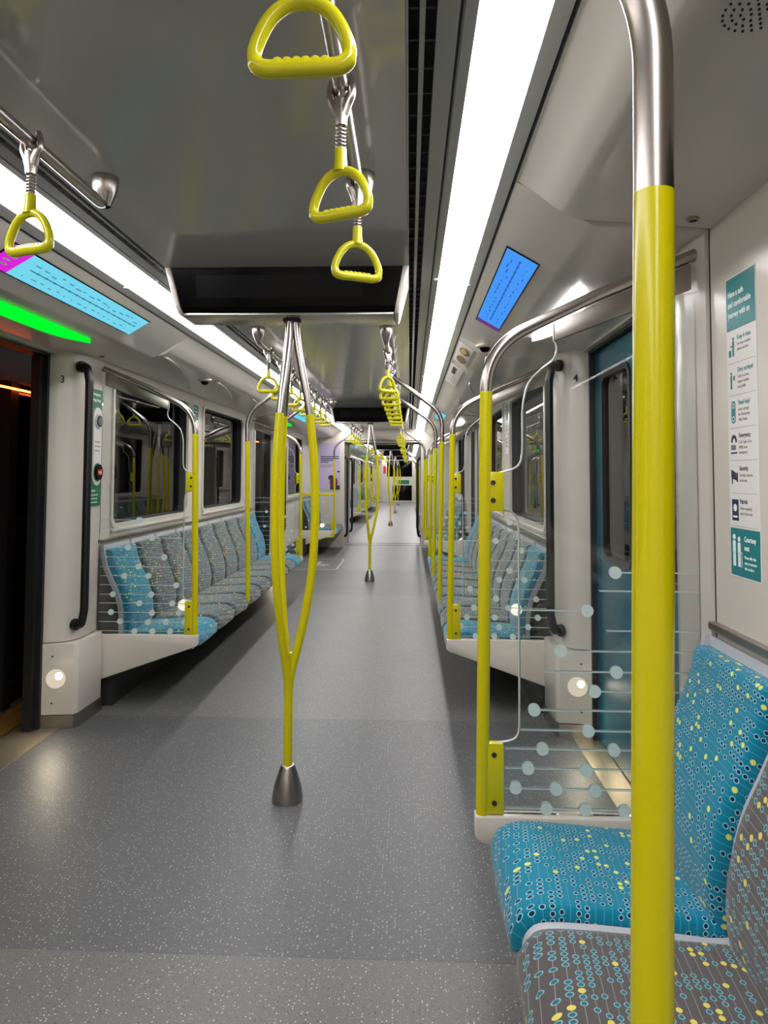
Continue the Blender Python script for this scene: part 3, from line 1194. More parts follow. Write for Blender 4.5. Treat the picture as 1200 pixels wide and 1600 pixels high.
def screen_post(s, y, label, post=0.78, desc=None, dots=True, group=None):
    """draft screen: yellow post on a white bracket panel, chrome top rail, glass pane"""
    root = thing('draft_screen', label, 'screen', (s * WALL, y, 0), 0 if s < 0 else PI, group)
    lp = WALL - post
    # bracket panel at seat height
    MB().prism([(lp + 0.022, 0.447), (lp + 0.022, 0.385), (lp + 0.005, 0.374), (0.02, 0.165), (0.02, 0.447)], -0.024, 0.024, 'Y', 0.006).build('end_panel', 'white', root, 40)
    MB().prism([(lp - 0.02, 0.372), (0.03, 0.152), (0.03, 0.175), (lp - 0.02, 0.385)], -0.015, 0.015, 'Y').build('end_panel_rim', 'rubber', root, 0)
    z_y = 1.68
    MB().tube([(lp, 0, 0.44), (lp - 0.016, 0, z_y)], 0.0187, 20).build('post', 'yellow', root)
    path = fillet([(lp - 0.016, 0, z_y), (lp - 0.018, 0, 1.815), (0.30, 0, 1.972), (0.015, 0, 2.09)], [0.22, 0.0], 14)
    MB().tube(path, 0.0182, 20).build('top_rail', 'chrome', root)
    # metal plate hung under the rail
    xa, xb = WALL - 0.965, 0.03
    zr = lambda lx: 1.972 + (0.30 - lx) * 0.414 if lx < 0.30 else 1.972 - (lx - 0.30) * 0.476
    MB().prism([(xa, zr(xa) - 0.022), (xb, zr(xb) - 0.022), (xb, zr(xb) - 0.10), (xa, zr(xa) - 0.078)], -0.010, 0.010, 'Y', 0.003).build('rail_plate', 'steel', root, 30)
    # yellow glass clamps with screws
    for (zt, zb, wd) in ((BR1[0], BR1[1], 0.048), (BR2[0], BR2[1], 0.052)):
        c = MB().box(lp - 0.014 - wd, lp - 0.010, -0.013, 0.013, zb, zt, 0.003).build('clamp', 'yellow', root)
        for q in (-1, 1):
            zz = (zt + zb) / 2 + q * ((zt - zb) / 2 - 0.032)
            for sgn in (-1, 1):
                sc = MB()
                sc.lathe([(0.0, 0.002), (0.004, 0.002), (0.0055, 0.0035), (0.0075, 0.003), (0.0075, -0.002)], (lp - 0.034, sgn * 0.013, zz), 14, Matrix.Rotation(-sgn * PI / 2, 4, 'X'))
                sc.build('clamp_screw', 'print', c)
    # glass
    g = lambda a: WALL - a
    cv = lambda pts: [(p.x, p.y) for p in catmull([Vector((g(a_), b_)) for a_, b_ in pts], 5)]
    out = [(g(0.785), 0.449), (0.012, 0.449), (0.012, 1.98), (g(1.10), 1.885)]
    out += cv([(0.968, 1.838), (0.974, 1.805), (0.962, 1.775), (0.925, 1.745), (0.890, 1.705), (0.873, 1.64), (0.871, 1.56), (0.870, 1.50), (0.862, 1.465), (0.840, 1.448), (0.80, 1.437)])
    out += cv([(0.80, 1.327), (0.835, 1.322), (0.852, 1.305), (0.858, 1.27)]) + cv([(0.858, 0.70), (0.852, 0.672), (0.835, 0.657), (0.80, 0.650), (0.785, 0.649)])
    pm = MB()
    pm.prism(out, -0.004, 0.004, 'Y')
    pane = pm.build('glass_pane', 'glass', root, 0)
    em = MB()
    i0, i1 = 4, len(out) - 1
    pth = [Vector((x, 0, z)) for x, z in out[i0:i1]]
    em.tube(pth, 0.0036, 6)
    em.build('glass_edge', 'edge', pane)
    if dots:
        X = lambda u: WALL - (0.535 + (u - 640) * 2 / 1040.0)
        Z = lambda v: 1.43 - (v - 742) * 2 / 1040.0
        l_ = MB()
        for v, a, b in LINES:
            xa, xb = sorted((X(a), max(0.02, X(b))))
            for sg in (-1,):
                l_.box(xa, xb, -0.0052, -0.0042, Z(v) - 0.0014, Z(v) + 0.0014)
                l_.box(xa, xb, 0.0042, 0.0052, Z(v) - 0.0014, Z(v) + 0.0014)
        l_.build('frosted_line_pattern', 'frostl', pane, 0)
        d_ = MB()
        for u, v in DOTS:
            if X(u) < 0.03:
                continue
            d_.lathe([(0.0, -0.0058), (0.0178, -0.0058), (0.0178, 0.0058), (0.0, 0.0058)], (X(u), 0, Z(v)), 24, Matrix.Rotation(PI / 2, 4, 'X'))
        d_.build('frosted_dot_pattern', 'frost', pane, 30)
    return root


GS = 'glass draft screens at the seat row ends'
screen_post(1, 1.995, 'clear glass draft screen with frosted dots beside the foreground teal seat', 0.748, group=GS)
screen_post(-1, 4.085, 'glass draft screen with yellow post at the near end of the long left seat row', group=GS)
screen_post(1, 4.065, 'glass draft screen with yellow post at the near end of the long right seat row', group=GS)
screen_post(-1, 8.09, 'glass draft screen with yellow post at the far end of the long left seat row', group=GS)
screen_post(1, 8.09, 'glass draft screen with yellow post at the far end of the long right seat row', group=GS)
screen_post(1, 10.12, 'glass draft screen with yellow post beyond the second right doorway', group=GS)
for s, sd in ((-1, 'left'), (1, 'right')):
    for yy, d in ((17.75, 'before the third'), (19.85, 'beyond the third'), (23.87, 'before the fourth'), (25.95, 'beyond the fourth')):
        screen_post(s, yy, 'glass draft screen with yellow post %s %s doorway in the far carriage' % (d, sd), dots=False, group=GS)

# ------------------------------------------------------------------ overhead rails, posts from seat to ceiling, hanging straps
RX, RZ = 0.39, 2.24


def overhead_rail(s, a, b, where):
    root = thing('overhead_rail', 'brushed steel overhead handrail ' + where, 'handrail', (s * RX, (a + b) / 2, RZ), 0, 'overhead handrails')
    h = (b - a) / 2
    path = fillet([(0, -h, 0.05), (0, -h, 0), (0, h, 0), (0, h, 0.05)], [0.045, 0.045], 8)
    MB().tube(path, 0.0165, 20).build('rail', 'chrome', root)
    for q in (-1, 1):
        MB().lathe([(0.0, 0.092), (0.038, 0.092), (0.040, 0.087), (0.037, 0.060), (0.031, 0.036), (0.022, 0.014), (0.017, 0.0)], (0, q * h, 0), 28).build('ceiling_mount', 'chrome', root)
    return root


RAILS = []
for s, sd in ((-1, 'left'), (1, 'right')):
    overhead_rail(s, -2.6, 1.95, 'on the %s, nearest, ending above the foreground doorway' % sd)
    overhead_rail(s, 4.0, 8.0, 'on the %s, above the long seat rows' % sd)
    overhead_rail(s, 10.2, 13.0, 'on the %s, between the second doorways and the gangway' % sd)
    overhead_rail(s, 14.8, 17.6, 'on the %s, first in the far carriage' % sd)
    overhead_rail(s, 20.0, 23.8, 'on the %s, second in the far carriage' % sd)
    overhead_rail(s, 26.1, 29.9, 'on the %s, third in the far carriage' % sd)


def aisle_post(s, y, where, post=0.78):
    root = thing('aisle_post', 'yellow seat-edge pole curving to the ceiling, ' + where, 'pole', (s * post, y, 0), 0 if s < 0 else PI, 'yellow poles from the seats to the ceiling rails')
    # local +x points to the centre of the car
    base = fillet([(-0.14, 0, 0.335), (-0.03, 0, 0.335), (0.0, 0, 0.40), (0.0, 0, 0.60)], [0.03, 0.06], 8)
    top = post - RX
    split = 1.70
    MB().tube(base + [Vector((-0.018, 0, split))], 0.0187, 22).build('pole', 'yellow', root)
    MB().tube(fillet([(-0.018, 0, split), (-0.020, 0, 1.93), (top, 0, RZ)], [0.22], 14), 0.0184, 22).build('curved_top', 'chrome', root)
    return root


aisle_post(1, 0.635, 'in the right foreground', 0.75)
for s, sd in ((-1, 'left'), (1, 'right')):
    aisle_post(s, 5.42, 'nearest in the long %s seat row' % sd)
    aisle_post(s, 6.74, 'farthest in the long %s seat row' % sd)
    aisle_post(s, 11.75 if s < 0 else 11.6, 'on the %s before the gangway' % sd)
    for yy, d in ((21.2, 'first'), (22.5, 'second'), (27.3, 'third'), (28.6, 'fourth')):
        aisle_post(s, yy, '%s on the %s in the far carriage' % (d, sd))


def make_strap():
    t = thing('hanging_strap', 'x', 'strap')
    # clamp gripping the rail (rail runs along Y through the origin)
    m = MB()
    for q in (-1, 1):
        path = catmull([(q * 0.020, 0, 0.022), (q * 0.0255, 0, 0.004), (q * 0.024, 0, -0.016), (q * 0.013, 0, -0.036), (q * 0.004, 0, -0.056)], 4)
        m.tube(path, [0.0065 + 0.0065 * i / (len(path) - 1) for i in range(len(path))], 14)
    m.tube([(0, 0, -0.026), (0, 0, -0.055), (0, 0, -0.080)], [0.015, 0.0155, 0.0125], 16)
    m.build('rail_clamp', 'chrome', t)
    c = MB()
    prof = [(0.0, -0.070)]
    z = -0.072
    while z > -0.134:
        prof += [(0.0092, z), (0.0118, z - 0.0032), (0.0092, z - 0.0064)]
        z -= 0.0080
    prof += [(0.0, -0.136)]
    c.lathe(prof, (0, 0, 0), 14)
    c.build('ribbed_stem', 'chrome', t)
    h = MB()
    h.tube([(0, 0, -0.130), (0, 0, -0.150), (0, 0, -0.178)], [0.013, 0.013, 0.016], 16)
    ringp = [(0.0, -0.176), (0.022, -0.181), (0.042, -0.197), (0.056, -0.221), (0.064, -0.245), (0.060, -0.262), (0.045, -0.268)]
    pts = ringp + [(0.02, -0.268), (-0.02, -0.268)] + [(-a, b) for a, b in reversed(ringp[1:])]
    P = catmull([(a, 0, b) for a, b in pts + pts[:1]], 4)[:-1]
    rr = [0.0102 + (0.0018 if p.z < -0.255 else 0) for p in P]
    h.ring(P, rr, 12)
    # finger grooves along the grip
    for k_ in range(6):
        h.lathe([(0, -0.006), (0.0102, -0.005), (0.0118, 0), (0.0102, 0.005), (0, 0.006)], (-0.032 + k_ * 0.0128, 0, -0.2645), 10, Matrix.Rotation(PI / 2, 4, 'Y'))
    h.build('grip_handle', 'ystrap', t, 60)
    return t


strap0 = make_strap()
STRAPKIDS = [o for o in C.objects if o.parent == strap0]
first_strap = [True]


def strap(s, y, label, group, rz=0.0, sw=0.0):
    loc = (s * RX, y, RZ)
    if first_strap[0]:
        first_strap[0] = False
        o = strap0
        o.location = loc
        o['label'] = label
        o['group'] = group
    else:
        o = copy_thing(strap0, STRAPKIDS, loc, 0, label, group)
    o.rotation_euler = (sw, 0, rz)
    return o


G1 = 'yellow hanging straps near the viewer'
strap(1, 0.86, 'largest yellow hanging strap, cut off by the top edge of the view', G1, -0.03)
strap(1, 1.36, 'yellow hanging strap on its ribbed steel stem, second on the nearest centre-right rail', G1, -0.38)
strap(1, 1.80, 'yellow hanging strap in front of the black display, last on the nearest rail', G1, 0.42)
strap(-1, 1.56, 'yellow hanging strap at the left edge before the white light strip', G1, -0.30)
rnd = random.Random(7)
for s, sd in ((-1, 'left'), (1, 'right')):
    for i in range(8):
        strap(s, 4.30 + 0.425 * i, 'yellow hanging strap, %s in the %s line beyond the first display' % (ORD[i], sd), 'hanging straps above the long seat rows', rnd.uniform(-0.35, 0.35) if i else (0.1 if s < 0 else 0.75))
    for i in range(5):
        strap(s, 10.5 + 0.5 * i, 'yellow hanging strap, %s in the %s line beyond the second display' % (ORD[i], sd), 'hanging straps before the gangway', rnd.uniform(-0.4, 0.4))
    for base, n, w_ in ((15.1, 5, 'first'), (20.4, 7, 'second'), (26.5, 7, 'third')):
        for i in range(n):
            strap(s, base + 0.48 * i, 'yellow hanging strap, %s on the %s %s rail of the far carriage' % (ORD[i], w_, sd), 'hanging straps in the far carriage', rnd.uniform(-0.4, 0.4))

# ------------------------------------------------------------------ three-armed centre poles
ARM = [(0.44, 0.0), (0.52, 0.006), (0.59, 0.020), (0.653, 0.036), (0.72, 0.052), (0.79, 0.067), (0.905, 0.087), (1.02, 0.101), (1.15, 0.109), (1.28, 0.111), (1.42, 0.108), (1.56, 0.099), (1.70, 0.084)]
ARM2 = [(1.70, 0.084), (1.80, 0.067), (1.90, 0.047), (1.98, 0.033), (2.05, 0.023), (2.10, 0.0185), (2.13, 0.0175)]


def centre_pole(y, where, rz=0.0, top=2.21):
    root = thing('centre_pole', 'yellow three-armed centre pole ' + where, 'pole', (0, y, 0), rz, 'three-armed centre poles')
    MB().lathe([(0.0, 0.0), (0.066, 0.0), (0.067, 0.012), (0.063, 0.045), (0.053, 0.085), (0.041, 0.120), (0.033, 0.142), (0.030, 0.150), (0.026, 0.153), (0.018, 0.153)], (0, 0, 0), 40).build('base_cone', 'steel', root)
    MB().tube([(0, 0, 0.14), (0, 0, 0.50)], 0.0195, 24).build('lower_pole', 'yellow', root)
    for k_ in range(3):
        a = 2 * PI * k_ / 3
        p1 = catmull([(r * math.cos(a), r * math.sin(a), z) for z, r in ARM], 4)
        p2 = catmull([(r * math.cos(a), r * math.sin(a), z) for z, r in ARM2], 4)
        am = MB().tube(p1, 0.0188, 18)
        # web between the arms at the fork
        am.prism([(0, 0.44), (0.010, 0.52), (0.020, 0.58), (0.034, 0.640), (0.0, 0.640)], -0.012, 0.012, 'Y') if k_ == 0 else None
        am.build('arm', 'yellow', root)
        MB().tube(p2, 0.0172, 18).build('arm_top', 'chrome', root)
    MB().lathe([(0.0, top), (0.042, top), (0.042, top - 0.006), (0.038, top - 0.010), (0, top - 0.010)], (0, 0, 0), 28).build('top_socket', 'print', root)
    return root


centre_pole(2.98, 'nearest the viewer, under the first black display', math.radians(4), 2.131)
centre_pole(9.03, 'under the second black display', math.radians(4), 2.131)
for yy, d in ((18.8, 'first'), (24.9, 'second'), (31.0, 'third')):
    centre_pole(yy, '%s in the far carriage' % d, math.radians(4), 2.131)


def display(y, where):
    root = thing('passenger_display', 'black unlit ceiling display, ' + where, 'display', (0, y, 2.33), 0, 'ceiling displays')
    prof = [(-0.15, 0.0), (-0.12, -0.165), (-0.10, -0.185), (0.10, -0.185), (0.12, -0.165), (0.15, 0.0)]
    hb = MB()
    hw = lambda z: 0.505 + z * 0.20
    h0 = [hb.bm.verts.new((-hw(b), a, b)) for a, b in prof]
    h1 = [hb.bm.verts.new((hw(b), a, b)) for a, b in prof]
    hb.bm.faces.new(h0)
    hb.bm.faces.new(h1)
    for i in range(6):
        hb.bm.faces.new((h0[i], h0[(i + 1) % 6], h1[(i + 1) % 6], h1[i]))
    bmesh.ops.recalc_face_normals(hb.bm, faces=hb.bm.faces)
    hb.build('housing', 'blackg', root, 20)
    for q in (-1, 1):
        a = [(-0.165, 0.0), (-0.134, -0.170), (-0.110, -0.197), (0.110, -0.197), (0.134, -0.170), (0.165, 0.0)]
        t = MB()
        bm = t.bm
        # end cap, narrower at the bottom
        v0 = [bm.verts.new((q * (hw(p[1]) + 0.001), p[0], p[1])) for p in a]
        v1 = [bm.verts.new((q * (hw(p[1]) + (0.027 if p[1] > -0.01 else 0.020)), p[0], p[1])) for p in a]
        bm.faces.new(v0)
        bm.faces.new(v1)
        for i in range(6):
            bm.faces.new((v0[i], v0[(i + 1) % 6], v1[(i + 1) % 6], v1[i]))
        bmesh.ops.recalc_face_normals(bm, faces=bm.faces)
        bmesh.ops.bevel(bm, geom=list(bm.edges), offset=0.006, segments=2, affect='EDGES', profile=0.5)
        t.build('end_cap', 'white', root, 40)
    for q in (-1, 1):
        # the unlit window on each sloped face
        d = Vector((0, q * 0.15 - q * 0.12, 0.165)).normalized()
        m = MB()
        y0, z0 = q * (0.120 + 0.03 * 0.22) , -0.165 + 0.165 * 0.22
        y1, z1 = q * (0.120 + 0.03 * 0.80), -0.165 + 0.165 * 0.80
        m.prism([(y0, z0), (y1, z1), (y1 + q * 0.002, z1), (y0 + q * 0.002, z0)], -0.40, 0.33, 'X')
        m.build('display_window', 'display', root, 0)
    MB().box(-0.466, 0.466, -0.098, 0.098, -0.199, -0.186, 0.003).build('mirror_underside', 'chrome', root)
    return root


display(2.98, 'nearest one, above the first centre pole')
display(9.03, 'second one, above the second centre pole')
for yy, d in ((18.8, 'first'), (24.9, 'second'), (31.0, 'third')):
    display(yy, '%s of the far carriage' % d)

# ------------------------------------------------------------------ signs on the walls
t = thing('door_number', 'small black number 3 on the left pillar beside the open doorway', 'number', (-1.478, 3.7395, 1.955))
MB().add_mesh(text_mesh('3', 0.06, 0.0006), FR['front'] @ Matrix.Diagonal((0.9, 1, 1, 1))).build('digit', 'print', t, 0)
t.rotation_euler = (0, 0, 0.25)
t = thing('door_number', 'small black number 4 on the right pillar beside the closed teal door', 'number', (1.448, 3.738, 1.955))
t.rotation_euler = (0, 0, -0.25)
MB().add_mesh(text_mesh('4', 0.06, 0.0006), FR['front'] @ Matrix.Diagonal((0.9, 1, 1, 1))).build('digit', 'print', t, 0)

# emergency help point on the left pillar
g = Sign('help_point', 'green and white emergency help point with round speaker and button on the left pillar', 'help point', (-1.376, 3.925, 1.235), FR['left'])
g.rect('sign_board', 'green', 0.0, 0.125, 0.0, 0.71, 0.0, 0.002, 0.004)
g.rect('white_panel', 'paper', 0.012, 0.113, 0.125, 0.60, 0.002, 0.010, 0.05)
g.text('heading', 'pwhite', 'Emergency', 0.008, 0.672, 0.026, 0.002, 0.0004, 0.85)
g.text('heading', 'pwhite', 'Help Point', 0.008, 0.635, 0.026, 0.002, 0.0004, 0.9)
g.disc('speaker_ring', 'shell', 0.0625, 0.515, 0.044, 0.010, 0.018)
g.disc('speaker', 'print', 0.0625, 0.515, 0.034, 0.018, 0.022)
g.disc('speaker', 'printg', 0.0625, 0.515, 0.024, 0.022, 0.025)
g.text('instructions', 'print', 'Emergency', 0.024, 0.385, 0.017, 0.010, 0.0, 0.85)
g.text('instructions', 'print', 'Push button', 0.024, 0.358, 0.017, 0.010, 0.0, 0.85)
g.text('instructions', 'print', 'and listen', 0.024, 0.331, 0.017, 0.010, 0.0, 0.85)
g.disc('button_ring', 'green', 0.0625, 0.205, 0.050, 0.010, 0.014, 0.056)
g.disc('button', 'blackg', 0.0625, 0.205, 0.043, 0.014, 0.026, 0.048)
g.rect('button_label', 'red', 0.040, 0.092, 0.188, 0.222, 0.026, 0.028)
g.text('button_text', 'pwhite', 'PUSH', 0.047, 0.198, 0.018, 0.028, 0.0003, 0.8)
g.text('notice', 'pwhite', 'Warning', 0.008, 0.088, 0.016, 0.002, 0.0003, 0.9)
for q in range(3):
    g.text('notice', 'pwhite', ['Emergency use only', 'Penalty for misuse', 'applies at all times'][q], 0.008, 0.064 - q * 0.022, 0.013, 0.002, 0.0001, 0.82)
g.done()


def person_icon(g, mat, u, v, h, d, part='pictogram', cane=False):
    g.disc(part, mat, u, v + h * 0.90, h * 0.085, d, d + 0.0008, n=14)
    g.rect(part, mat, u - h * 0.09, u + h * 0.09, v + h * 0.42, v + h * 0.79, d, d + 0.0008, h * 0.05)
    g.rect(part, mat, u - h * 0.08, u - h * 0.01, v, v + h * 0.45, d, d + 0.0008)
    g.rect(part, mat, u + h * 0.01, u + h * 0.08, v, v + h * 0.45, d, d + 0.0008)
    if cane:
        g.rect(part, mat, u + h * 0.16, u + h * 0.18, v, v + h * 0.45, d, d + 0.0008)
        g.rect(part, mat, u + h * 0.05, u + h * 0.18, v + h * 0.43, v + h * 0.48, d, d + 0.0008)


def safety_sign(s, y, z, label, full=True):
    fr = FR['right'] if s > 0 else FR['left']
    g = Sign('safety_sign', label, 'sign', (s * WALL, y, z), fr, None)
    H, W = 0.80, 0.155
    g.rect('sign_board', 'paper', 0, W, 0, H, 0, 0.0012)
    g.rect('header_panel', 'teals', 0.003, W - 0.003, 0.655, H - 0.004, 0.0012, 0.0018)
    for i, tx in enumerate(('Have a safe', 'and comfortable', 'journey with us')):
        g.text('heading', 'pwhite', tx, 0.012, 0.745 - i * 0.028, 0.022, 0.0018, 0.0005, 0.82)
    items = [('Keep it clean', ['For your comfort', 'please use bins']), ('Dirty carriage?', ['Call us or text', 'report rubbish', 'and graffiti']),
             ('Need help?', ['Every carriage', 'has Emergency', 'Help Points']), ('Emergency', ['Call Triple Zero', '(000) in an', 'emergency']),
             ('Security', ['Security cameras', 'are in use']), ('Patrols', ['Police regularly', 'patrol this train'])]
    for i, (hd, body) in enumerate(items):
        g.n = i
        v1 = 0.652 - i * 0.0865
        g.text('item_heading', 'teals' if i < 3 else 'navy', hd, 0.056, v1 - 0.026, 0.0165, 0.0012, 0.0003, 0.82)
        for j, tx in enumerate(body):
            g.text('item_text', 'printg', tx, 0.056, v1 - 0.042 - j * 0.0135, 0.0115, 0.0012, 0.0, 0.85)
        g.rect('divider', 'printg', 0.008, W - 0.008, v1 - 0.0865, v1 - 0.0857, 0.0012, 0.0016)
        cu, cv = 0.030, v1 - 0.068
        if i == 0:
            person_icon(g, 'teals', cu + 0.006, cv, 0.052, 0.0012)
            g.rect('pictogram', 'teals', cu - 0.018, cu - 0.006, cv, cv + 0.018, 0.0012, 0.002)
            g.rect('pictogram', 'teals', cu - 0.010, cu + 0.004, cv + 0.026, cv + 0.030, 0.0012, 0.002)
        elif i == 1:
            person_icon(g, 'teals', cu - 0.008, cv, 0.046, 0.0012)
            g.rect('pictogram', 'teals', cu + 0.004, cu + 0.012, cv + 0.022, cv + 0.034, 0.0012, 0.002)
        elif i == 2:
            g.rect('pictogram', 'teals', cu - 0.011, cu + 0.011, cv - 0.006, cv + 0.054, 0.0012, 0.0016, 0.0105)
            g.disc('pictogram', 'paper', cu, cv + 0.041, 0.0075, 0.0016, 0.0019, n=14)
            g.disc('pictogram', 'teals', cu, cv + 0.041, 0.0045, 0.0019, 0.0022, n=14)
            g.disc('pictogram', 'paper', cu, cv + 0.006, 0.0075, 0.0016, 0.0019, n=14)
            g.disc('pictogram', 'teals', cu, cv + 0.006, 0.0045, 0.0019, 0.0022, n=14)
        elif i == 3:
            n = 12
            arc = [(cu + 0.016 * math.cos(PI * k_ / n), cv + 0.030 + 0.020 * math.sin(PI * k_ / n)) for k_ in range(n + 1)]
            arc += [(cu + 0.008 * math.cos(PI * k_ / n), cv + 0.030 + 0.011 * math.sin(PI * k_ / n)) for k_ in range(n, -1, -1)]
            g.poly('pictogram', 'navy', arc, 0.0012, 0.002)
            g.text('pictogram', 'navy', '000', cu - 0.016, cv + 0.010, 0.019, 0.0012, 0.0005, 0.9)
            g.rect('pictogram', 'navy', cu - 0.016, cu + 0.016, cv, cv + 0.004, 0.0012, 0.002)
        elif i == 4:
            g.poly('pictogram', 'navy', [(cu - 0.018, cv + 0.045), (cu + 0.006, cv + 0.036), (cu + 0.010, cv + 0.016), (cu - 0.012, cv + 0.020), (cu - 0.018, cv + 0.024)], 0.0012, 0.002)
            g.rect('pictogram', 'navy', cu + 0.010, cu + 0.017, cv + 0.012, cv + 0.036, 0.0012, 0.002)
            g.rect('pictogram', 'navy', cu - 0.016, cu - 0.012, cv + 0.006, cv + 0.022, 0.0012, 0.002)
        else:
            g.rect('pictogram', 'navy', cu - 0.017, cu + 0.017, cv - 0.004, cv + 0.052, 0.0012, 0.0016)
            g.disc('pictogram', 'pwhite', cu, cv + 0.030, 0.010, 0.0016, 0.002, n=8)
            g.rect('pictogram', 'pwhite', cu - 0.012, cu + 0.012, cv + 0.004, cv + 0.009, 0.0016, 0.002)
    g.rect('courtesy_panel', 'teals', 0.003, W - 0.003, 0.004, 0.128, 0.0012, 0.0018)
    person_icon(g, 'pwhite', 0.022, 0.028, 0.085, 0.0018)
    person_icon(g, 'pwhite', 0.048, 0.028, 0.080, 0.0018, cane=True)
    g.text('courtesy_heading', 'pwhite', 'Courtesy', 0.074, 0.096, 0.019, 0.0018, 0.0004, 0.82)
    g.text('courtesy_heading', 'pwhite', 'seat', 0.074, 0.074, 0.019, 0.0018, 0.0004, 0.82)
    for j, tx in enumerate(('Please offer this', 'seat to someone', 'who needs it')):
        g.text('courtesy_text', 'pwhite', tx, 0.074, 0.052 - j * 0.014, 0.0115, 0.0018, 0.0, 0.78)
    return g.done()


safety_sign(1, 1.835, 1.165, 'tall teal and white safety notice on the right wall above the foreground teal seat')


def small_sign(s, y, z, label):
    g = Sign('safety_sign', label, 'sign', (s * WALL, y, z), FR['right'] if s > 0 else FR['left'], None)
    g.rect('sign_board', 'paper', 0, 0.14, 0, 0.44, 0, 0.0015)
    g.rect('header_panel', 'teals', 0.003, 0.137, 0.30, 0.437, 0.0015, 0.002)
    for i, tx in enumerate(('Have a safe', 'and comfortable', 'journey')):
        g.text('heading', 'pwhite', tx, 0.01, 0.40 - i * 0.03, 0.02, 0.002, 0.0004, 0.8)
    g.rect('pictogram', 'teals', 0.02, 0.055, 0.19, 0.27, 0.0015, 0.002)
    g.rect('pictogram', 'navy', 0.02, 0.055, 0.06, 0.14, 0.0015, 0.002)
    for i in range(6):
        g.rect('item_text', 'printg', 0.065, 0.125, 0.06 + i * 0.036, 0.07 + i * 0.036, 0.0015, 0.002)
    g.done()


small_sign(-1, 5.87, 1.62, 'small teal and white notice between the two left windows')
small_sign(1, 6.01, 1.62, 'small teal and white notice between the two right windows')

# advert cards on the right sloped header beyond the blue screen
for s, sd in ((1, 'right'),):
    mid, fr = cove_frame(s, 4.55, (0.850, 2.290, 0.960, 2.208))
    g = Sign('advert_card', 'brown and gold advert card on the right sloped header beyond the blue screen', 'poster', mid + Vector((-0.0, 0, 0.004)), fr)
    g.rect('card', 'paper', -0.32, 0.32, -0.05, 0.06, 0.004, 0.008)
    g.disc('picture', 'brown', 0.14, 0.0, 0.11, 0.008, 0.009, 0.040)
    g.disc('picture', 'gold', 0.14, 0.006, 0.07, 0.009, 0.010, 0.022)
    g.disc('picture', 'brown', -0.15, 0.0, 0.12, 0.008, 0.009, 0.040)
    g.done()
    mid, fr = cove_frame(s, 5.5, (0.850, 2.290, 0.960, 2.208))
    g = Sign('advert_card', 'white advert card with dark lettering on the right sloped header', 'poster', mid + Vector((-0.0, 0, 0.004)), fr)
    g.rect('card', 'paper', -0.45, 0.45, -0.05, 0.06, 0.004, 0.008)
    for i in range(9):
        g.rect('lettering', 'print', 0.10 + i * 0.032, 0.123 + i * 0.032, 0.0, 0.035, 0.008, 0.009)
    for i in range(8):
        g.rect('lettering', 'printg', -0.32 + i * 0.04, -0.29 + i * 0.04, -0.02 + (i % 2) * 0.022, -0.012 + (i % 2) * 0.022, 0.008, 0.009)
    g.done()

# raised ribs of the window headers
HP = [(p.x, p.y) for p in catmull([Vector(q_) for q_ in [(0.846, 2.292), (0.90, 2.256), (0.955, 2.212), (0.985, 2.190), (1.02, 2.176), (1.10, 2.168), (1.25, 2.156), (1.41, 2.142)]], 5)]


def header_z(x):
    for (a, za), (b, zb) in zip(HP, HP[1:]):
        if a <= x <= b:
            return za + (zb - za) * (x - a) / (b - a)
    return HP[-1][1]


for s in (-1, 1):
    m = MB()
    for a, b in ((4.15, 5.5), (5.3, 6.8), (6.5, 7.9)):
        pts = []
        for k_ in range(17):
            t_ = k_ / 16
            x = 1.02 + 0.30 * t_ ** 1.6
            pts.append((s * x, a + (b - a) * t_, header_z(x) - 0.001))
        m.tube(pts, 0.010, 8)
    trim(m, 'beige')

# ------------------------------------------------------------------ small fittings on the headers


def dome(x, y, z, label):
    root = thing('security_camera', label, 'camera', (x, y, z))
    MB().lathe([(0.0, 0.0), (0.052, 0.0), (0.050, -0.012), (0.036, -0.020), (0.034, -0.016), (0, -0.016)], (0, 0, 0), 28).build('ring', 'white', root)
    MB().lathe([(0.033, -0.016), (0.030, -0.030), (0.020, -0.042), (0.0, -0.048)], (0, 0, 0), 24).build('dome_lens', 'blackg', root)


dome(-1.06, 5.10, 2.171, 'small dome camera on the left header above the long seat row')
dome(0.985, 3.98, 2.212, 'small dome camera on the right sloped header beyond the blue screen')
m = MB()
for r_, n in ((0.0, 1), (0.013, 6), (0.026, 12), (0.039, 18), (0.052, 24)):
    for k_ in range(n):
        a = 2 * PI * k_ / max(1, n)
        m.lathe([(0.0, -0.0015), (0.0022, -0.0015), (0.0022, 0.001)], (r_ * math.cos(a), r_ * math.sin(a), 0), 8)
o = m.build('speaker_grille', 'dark', None, 0, (1.085, 1.04, 2.166))
tag(o, 'round pattern of small speaker holes in the header at the top right corner', 'speaker')
for x, y, z, lb in ((1.325, 1.86, 2.146, 'small oval latch in the right header above the safety notice'), (-1.33, 3.93, 2.138, 'small latch in the left header above the black grab handle')):
    root = thing('panel_latch', lb, 'latch', (x, y, z))
    MB().lathe([(0.016, 0.0), (0.016, -0.004), (0.011, -0.005), (0.011, 0.0)], (0, 0, 0), 20).build('ring', 'trim', root)
    MB().box(-0.009, 0.009, -0.003, 0.003, -0.004, 0.0).build('slot', 'dark', root, 0)

